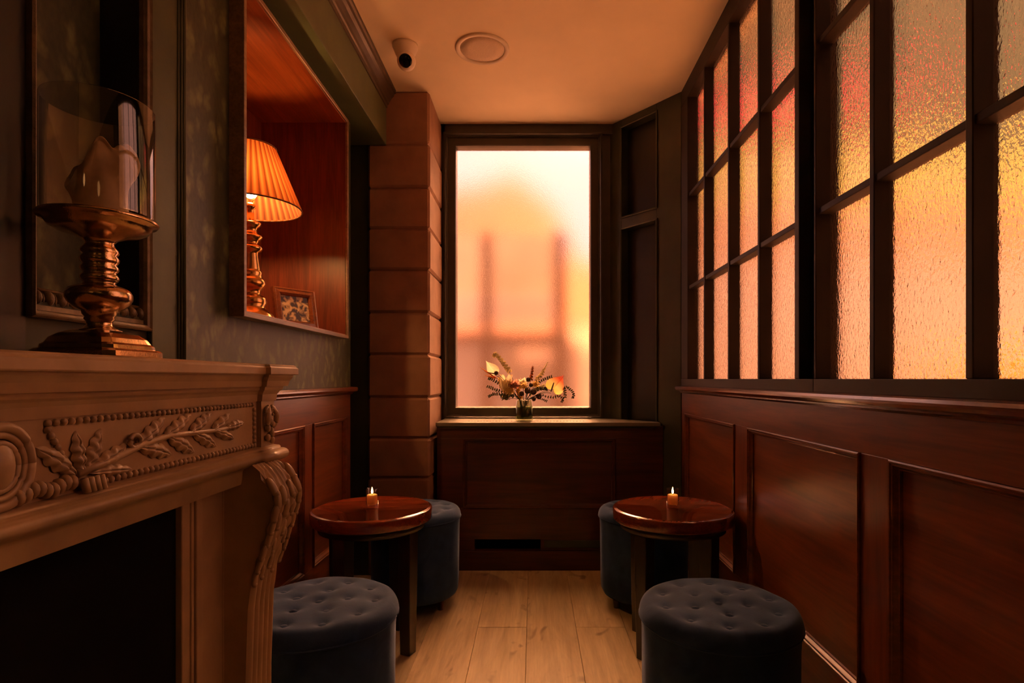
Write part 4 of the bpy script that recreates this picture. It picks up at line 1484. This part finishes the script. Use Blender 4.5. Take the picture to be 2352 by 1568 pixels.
bloom('carnation', 'peach bloom below the pink one, low on the left', FP(720, 850, -0.045), 0.028, M_yel)
bloom('chrysanthemum', 'pale tuft above the right of the vase', FP(1170, 730, -0.01), 0.026, M_yel)
bloom('hydrangea', 'greenish tuft hanging low at the left of the vase', FP(640, 960, -0.03), 0.024, paint('olive_petal', (0.22, 0.20, 0.07), 0.6))
# seed heads
for (u, v, d, r) in ((1045, 640, -0.01, 0.0135), (1095, 735, -0.03, 0.012), (1035, 835, -0.06, 0.019), (930, 890, -0.05, 0.015), (1140, 860, -0.05, 0.017), (1235, 935, -0.04, 0.017), (1145, 985, -0.06, 0.012), (478, 522, -0.05, 0.0125)):
    c = FP(u, v, d)
    lab = 'dark brown round seed head among the blooms'
    t = flower('seed_head', lab, 'seed head', c)
    b = MB(); stem_to(b, c); b.build('stem', M_stem, t)
    b = MB()
    b.ball(c, r * 0.85, 12, 8)
    for k in range(34):
        z = 1 - 2 * (k + 0.5) / 34
        rr = math.sqrt(1 - z * z)
        a = k * 2.39996
        dd = Vector((rr * math.cos(a), rr * math.sin(a), z))
        b.ball(c + dd * r * 0.85, r * 0.2, 5, 4)
    b.build('head', M_pod, t)
# eucalyptus sprigs
def sprig(label, pts, ls=0.011, n=9):
    t = flower('eucalyptus_sprig', label, 'sprig', pts[0])
    b = MB(); stem_to(b, pts[0], 0.0012)
    b.tube(pts, 0.0011, 6); b.build('stem', M_stem, t)
    b = MB()
    for k in range(n):
        s = k / (n - 1) * (len(pts) - 1)
        i = min(int(s), len(pts) - 2)
        q = pts[i].lerp(pts[i + 1], s - i)
        dr = (pts[i + 1] - pts[i]).normalized()
        for sd in (-1, 1):
            side = dr.cross(Vector((0, 1, 0))).normalized() * sd
            d = (dr * 0.5 + side + Vector((0, random.uniform(-0.7, 0.7), random.uniform(-0.3, 0.3)))).normalized()
            petal(b, q, d, d.cross(Vector((random.uniform(-0.5, 0.5), 1, random.uniform(-0.5, 0.5)))), ls * random.uniform(0.8, 1.3), ls * 0.42, 0.1, 4, 5, 0.2)
    b.build('leaves', M_euc, t)
sprig('leafy sprig at the left, uppermost of the three left sprigs', [FP(640, 790), FP(520, 710), FP(420, 650), FP(340, 615)])
sprig('leafy sprig at the left, middle of the three left sprigs', [FP(620, 870), FP(500, 835), FP(400, 800), FP(315, 765)])
sprig('leafy sprig at the left, lowest of the three left sprigs', [FP(620, 920), FP(500, 890), FP(410, 905), FP(340, 940)])
sprig('leafy sprig rising towards the yellow anthurium', [FP(1170, 740), FP(1270, 670), FP(1360, 625), FP(1460, 590)])
sprig('leafy sprig behind the yellow anthurium stem', [FP(1150, 830), FP(1230, 800), FP(1300, 795), FP(1370, 800)], 0.013)
sprig('arching sprig trailing at the far right of the bouquet', [FP(1660, 800), FP(1750, 770), FP(1820, 830), FP(1865, 900), FP(1848, 965)], 0.010, 11)
sprig('low sprig trailing right under the yellow anthurium', [FP(1260, 900), FP(1380, 950), FP(1500, 965), FP(1600, 930), FP(1680, 990), FP(1650, 1035)], 0.009, 14)
sprig('short drooping sprig right of the yellow anthurium', [FP(1640, 760), FP(1690, 800), FP(1710, 870), FP(1708, 945)], 0.011, 7)
sprig('dark leafy tuft low at the left rim of the vase', [FP(780, 930), FP(700, 930), FP(620, 910), FP(560, 930)], 0.013)
sprig('wispy sprig low at the right rim of the vase', [FP(1180, 960), FP(1260, 985), FP(1320, 1000), FP(1370, 1025)], 0.008, 7)

# ------------------------------------------------------------------ outdoors, seen blurred through the panes
M_light_block = paint('light_block_dark', (0.03, 0.02, 0.015), 0.8, 0.2, 5)
M_street = paint('grey_street', (0.40, 0.30, 0.24), 0.8, 0.1, 3)
M_pave = paint('pale_pavement', (0.80, 0.66, 0.50), 0.8, 0.1, 3)
M_tan = paint('tan_stucco', (0.60, 0.34, 0.22), 0.8, 0.08, 2)
M_postwood = paint('brown_timber', (0.16, 0.085, 0.045), 0.7, 0.2, 8)
M_panel_o = paint('orange_board', (0.75, 0.60, 0.40), 0.7, 0.1, 4)
M_panel_w = paint('white_board', (0.85, 0.68, 0.54), 0.6, 0.05, 4)
M_panel_b = paint('brown_board', (0.36, 0.30, 0.27), 0.7, 0.12, 5)
as_struct(MB().box(-14, 14, 3.6, 22, -0.35, -0.2).build('street', M_street), 'pale street outside', 'street')
as_struct(MB().box(0.9, 14, -8, 3.6, -0.35, -0.2).build('pavement', M_pave), 'pale pavement outside the right windows', 'pavement')

bd = thing('townhouse', (0.0, 10.0, -0.2), 'tan building with stepped roofline blurred beyond the far window', 'building')
def fw(px, py, D):
    return ((px - 1225) / F * D, Z((870 - py) / F * D))
poly = [(980, 440), (1100, 430), (1180, 400), (1215, 430), (1268, 470), (1308, 535), (1325, 592), (1420, 620), (1420, 1043), (980, 1043)]
b = MB()
b.prism([fw(x, y, 9.5) for x, y in poly], lambda u, q, h: (u, h, q), 9.5, 11.0)
b.build('wall', M_tan, bd)
shed = thing('dining_shed', (0.0, 5.5, -0.2), 'timber street shelter with two posts blurred behind the far window', 'shelter')
def fbox(b, px0, px1, py0, py1, D, dep, ground=False):
    x0, z1 = fw(px0, py0, D)
    x1, z0 = fw(px1, py1, D)
    if ground:
        z0 = -0.2
    b.box(x0, x1, D, D + dep, z0, z1)
for (a, c) in ((1104, 1132), (1270, 1302)):
    b = MB(); fbox(b, a, c, 535, 990, 5.2, 0.1, True); b.build('post', M_postwood, shed)
b = MB(); fbox(b, 1000, 1300, 540, 672, 5.6, 0.05); b.build('upper_board', M_panel_o, shed)
b = MB(); fbox(b, 1000, 1300, 672, 745, 5.55, 0.05); b.build('counter_board', M_panel_w, shed)
b = MB(); fbox(b, 1000, 1310, 766, 790, 5.3, 0.06); b.build('rail', M_postwood, shed)
b = MB(); fbox(b, 1000, 1330, 786, 1050, 5.5, 0.05, True); b.build('lower_board', M_panel_b, shed)
b = MB(); fbox(b, 1192, 1288, 796, 832, 5.35, 0.12); b.build('menu_box', M_panel_w, shed)
van = thing('white_van', (0.85, 7.5, -0.2), 'white vehicle blurred at the right edge of the far window', 'van')
b = MB(); fbox(b, 1328, 1420, 745, 805, 7.2, 1.5); b.build('body', M_panel_w, van, bevel=0.06)
xr0, zr = fw(1328, 745, 7.2)
b = MB(); b.box(xr0 + 0.01, fw(1420, 745, 7.2)[0] - 0.01, 7.22, 8.68, zr - 0.01, zr + 0.05); b.build('roof', M_postwood, van, bevel=0.02)  # dark slab added so the van's top throws less light back
b = MB(); fbox(b, 1328, 1420, 805, 900, 7.2, 1.5, True); b.build('skirt', M_panel_b, van, bevel=0.04)

nb = struct('wall_light_block', (4.5, 0.1, -0.2), 'unseen dark wall added outside to block side light', 'wall')
MB().box(0.93, 9.0, -0.2, 0.25, -0.3, 6.0).build('block_slab', M_light_block, nb)  # unseen slab added to keep light off the pier's front
# shop across the corner, seen through the rippled side panes
shop = thing('corner_shop', (4.5, 6.0, -0.2), 'bright corner shop blurred behind the rippled side windows', 'shop')
SD = 6.0
b = MB(); b.box(1.65, 9.5, SD, SD + 0.4, -0.2, Z(1.25)); b.build('shop_front', paint('shop_front_paint', (0.85, 0.80, 0.74), 0.7, 0.08, 1.5), shop)
b = MB(); b.box(1.65, 9.5, SD, SD + 0.4, Z(1.25), Z(1.92)); b.build('fascia', paint('orange_fascia', (0.80, 0.60, 0.42), 0.7, 0.08, 2), shop)
b = MB(); b.box(1.65, 9.5, SD - 0.05, SD + 0.4, Z(1.92), Z(2.5)); b.build('sign_board', paint('yellow_sign_board', (0.75, 0.95, 0.32), 0.6, 0.05, 2), shop)
b = MB(); b.box(1.65, 9.5, SD, SD + 0.4, Z(2.5), Z(8.0)); b.build('upper_wall', paint('brown_upper_wall', (0.15, 0.22, 0.16), 0.8, 0.1, 1.5), shop)
b = MB(); b.box(2.58, 3.08, SD - 0.25, SD - 0.1, Z(2.74), Z(2.96)); b.build('lit_sign', emit('red_sign_light', (1.0, 0.008, 0.06), 5.0), shop)
bol = thing('yellow_bollard', (2.95, 3.45, -0.2), 'yellow street bin low in the nearest rippled pane', 'bin')
b = MB(); b.lathe([(0.0, 0.0), (0.20, 0.0), (0.23, 1.30), (0.25, 1.32), (0.24, 1.38), (0.12, 1.43), (0.0, 1.44)], (2.95, 3.45, -0.2), 32); b.build('body', paint('yellow_plastic', (0.85, 0.55, 0.05), 0.5), bol)
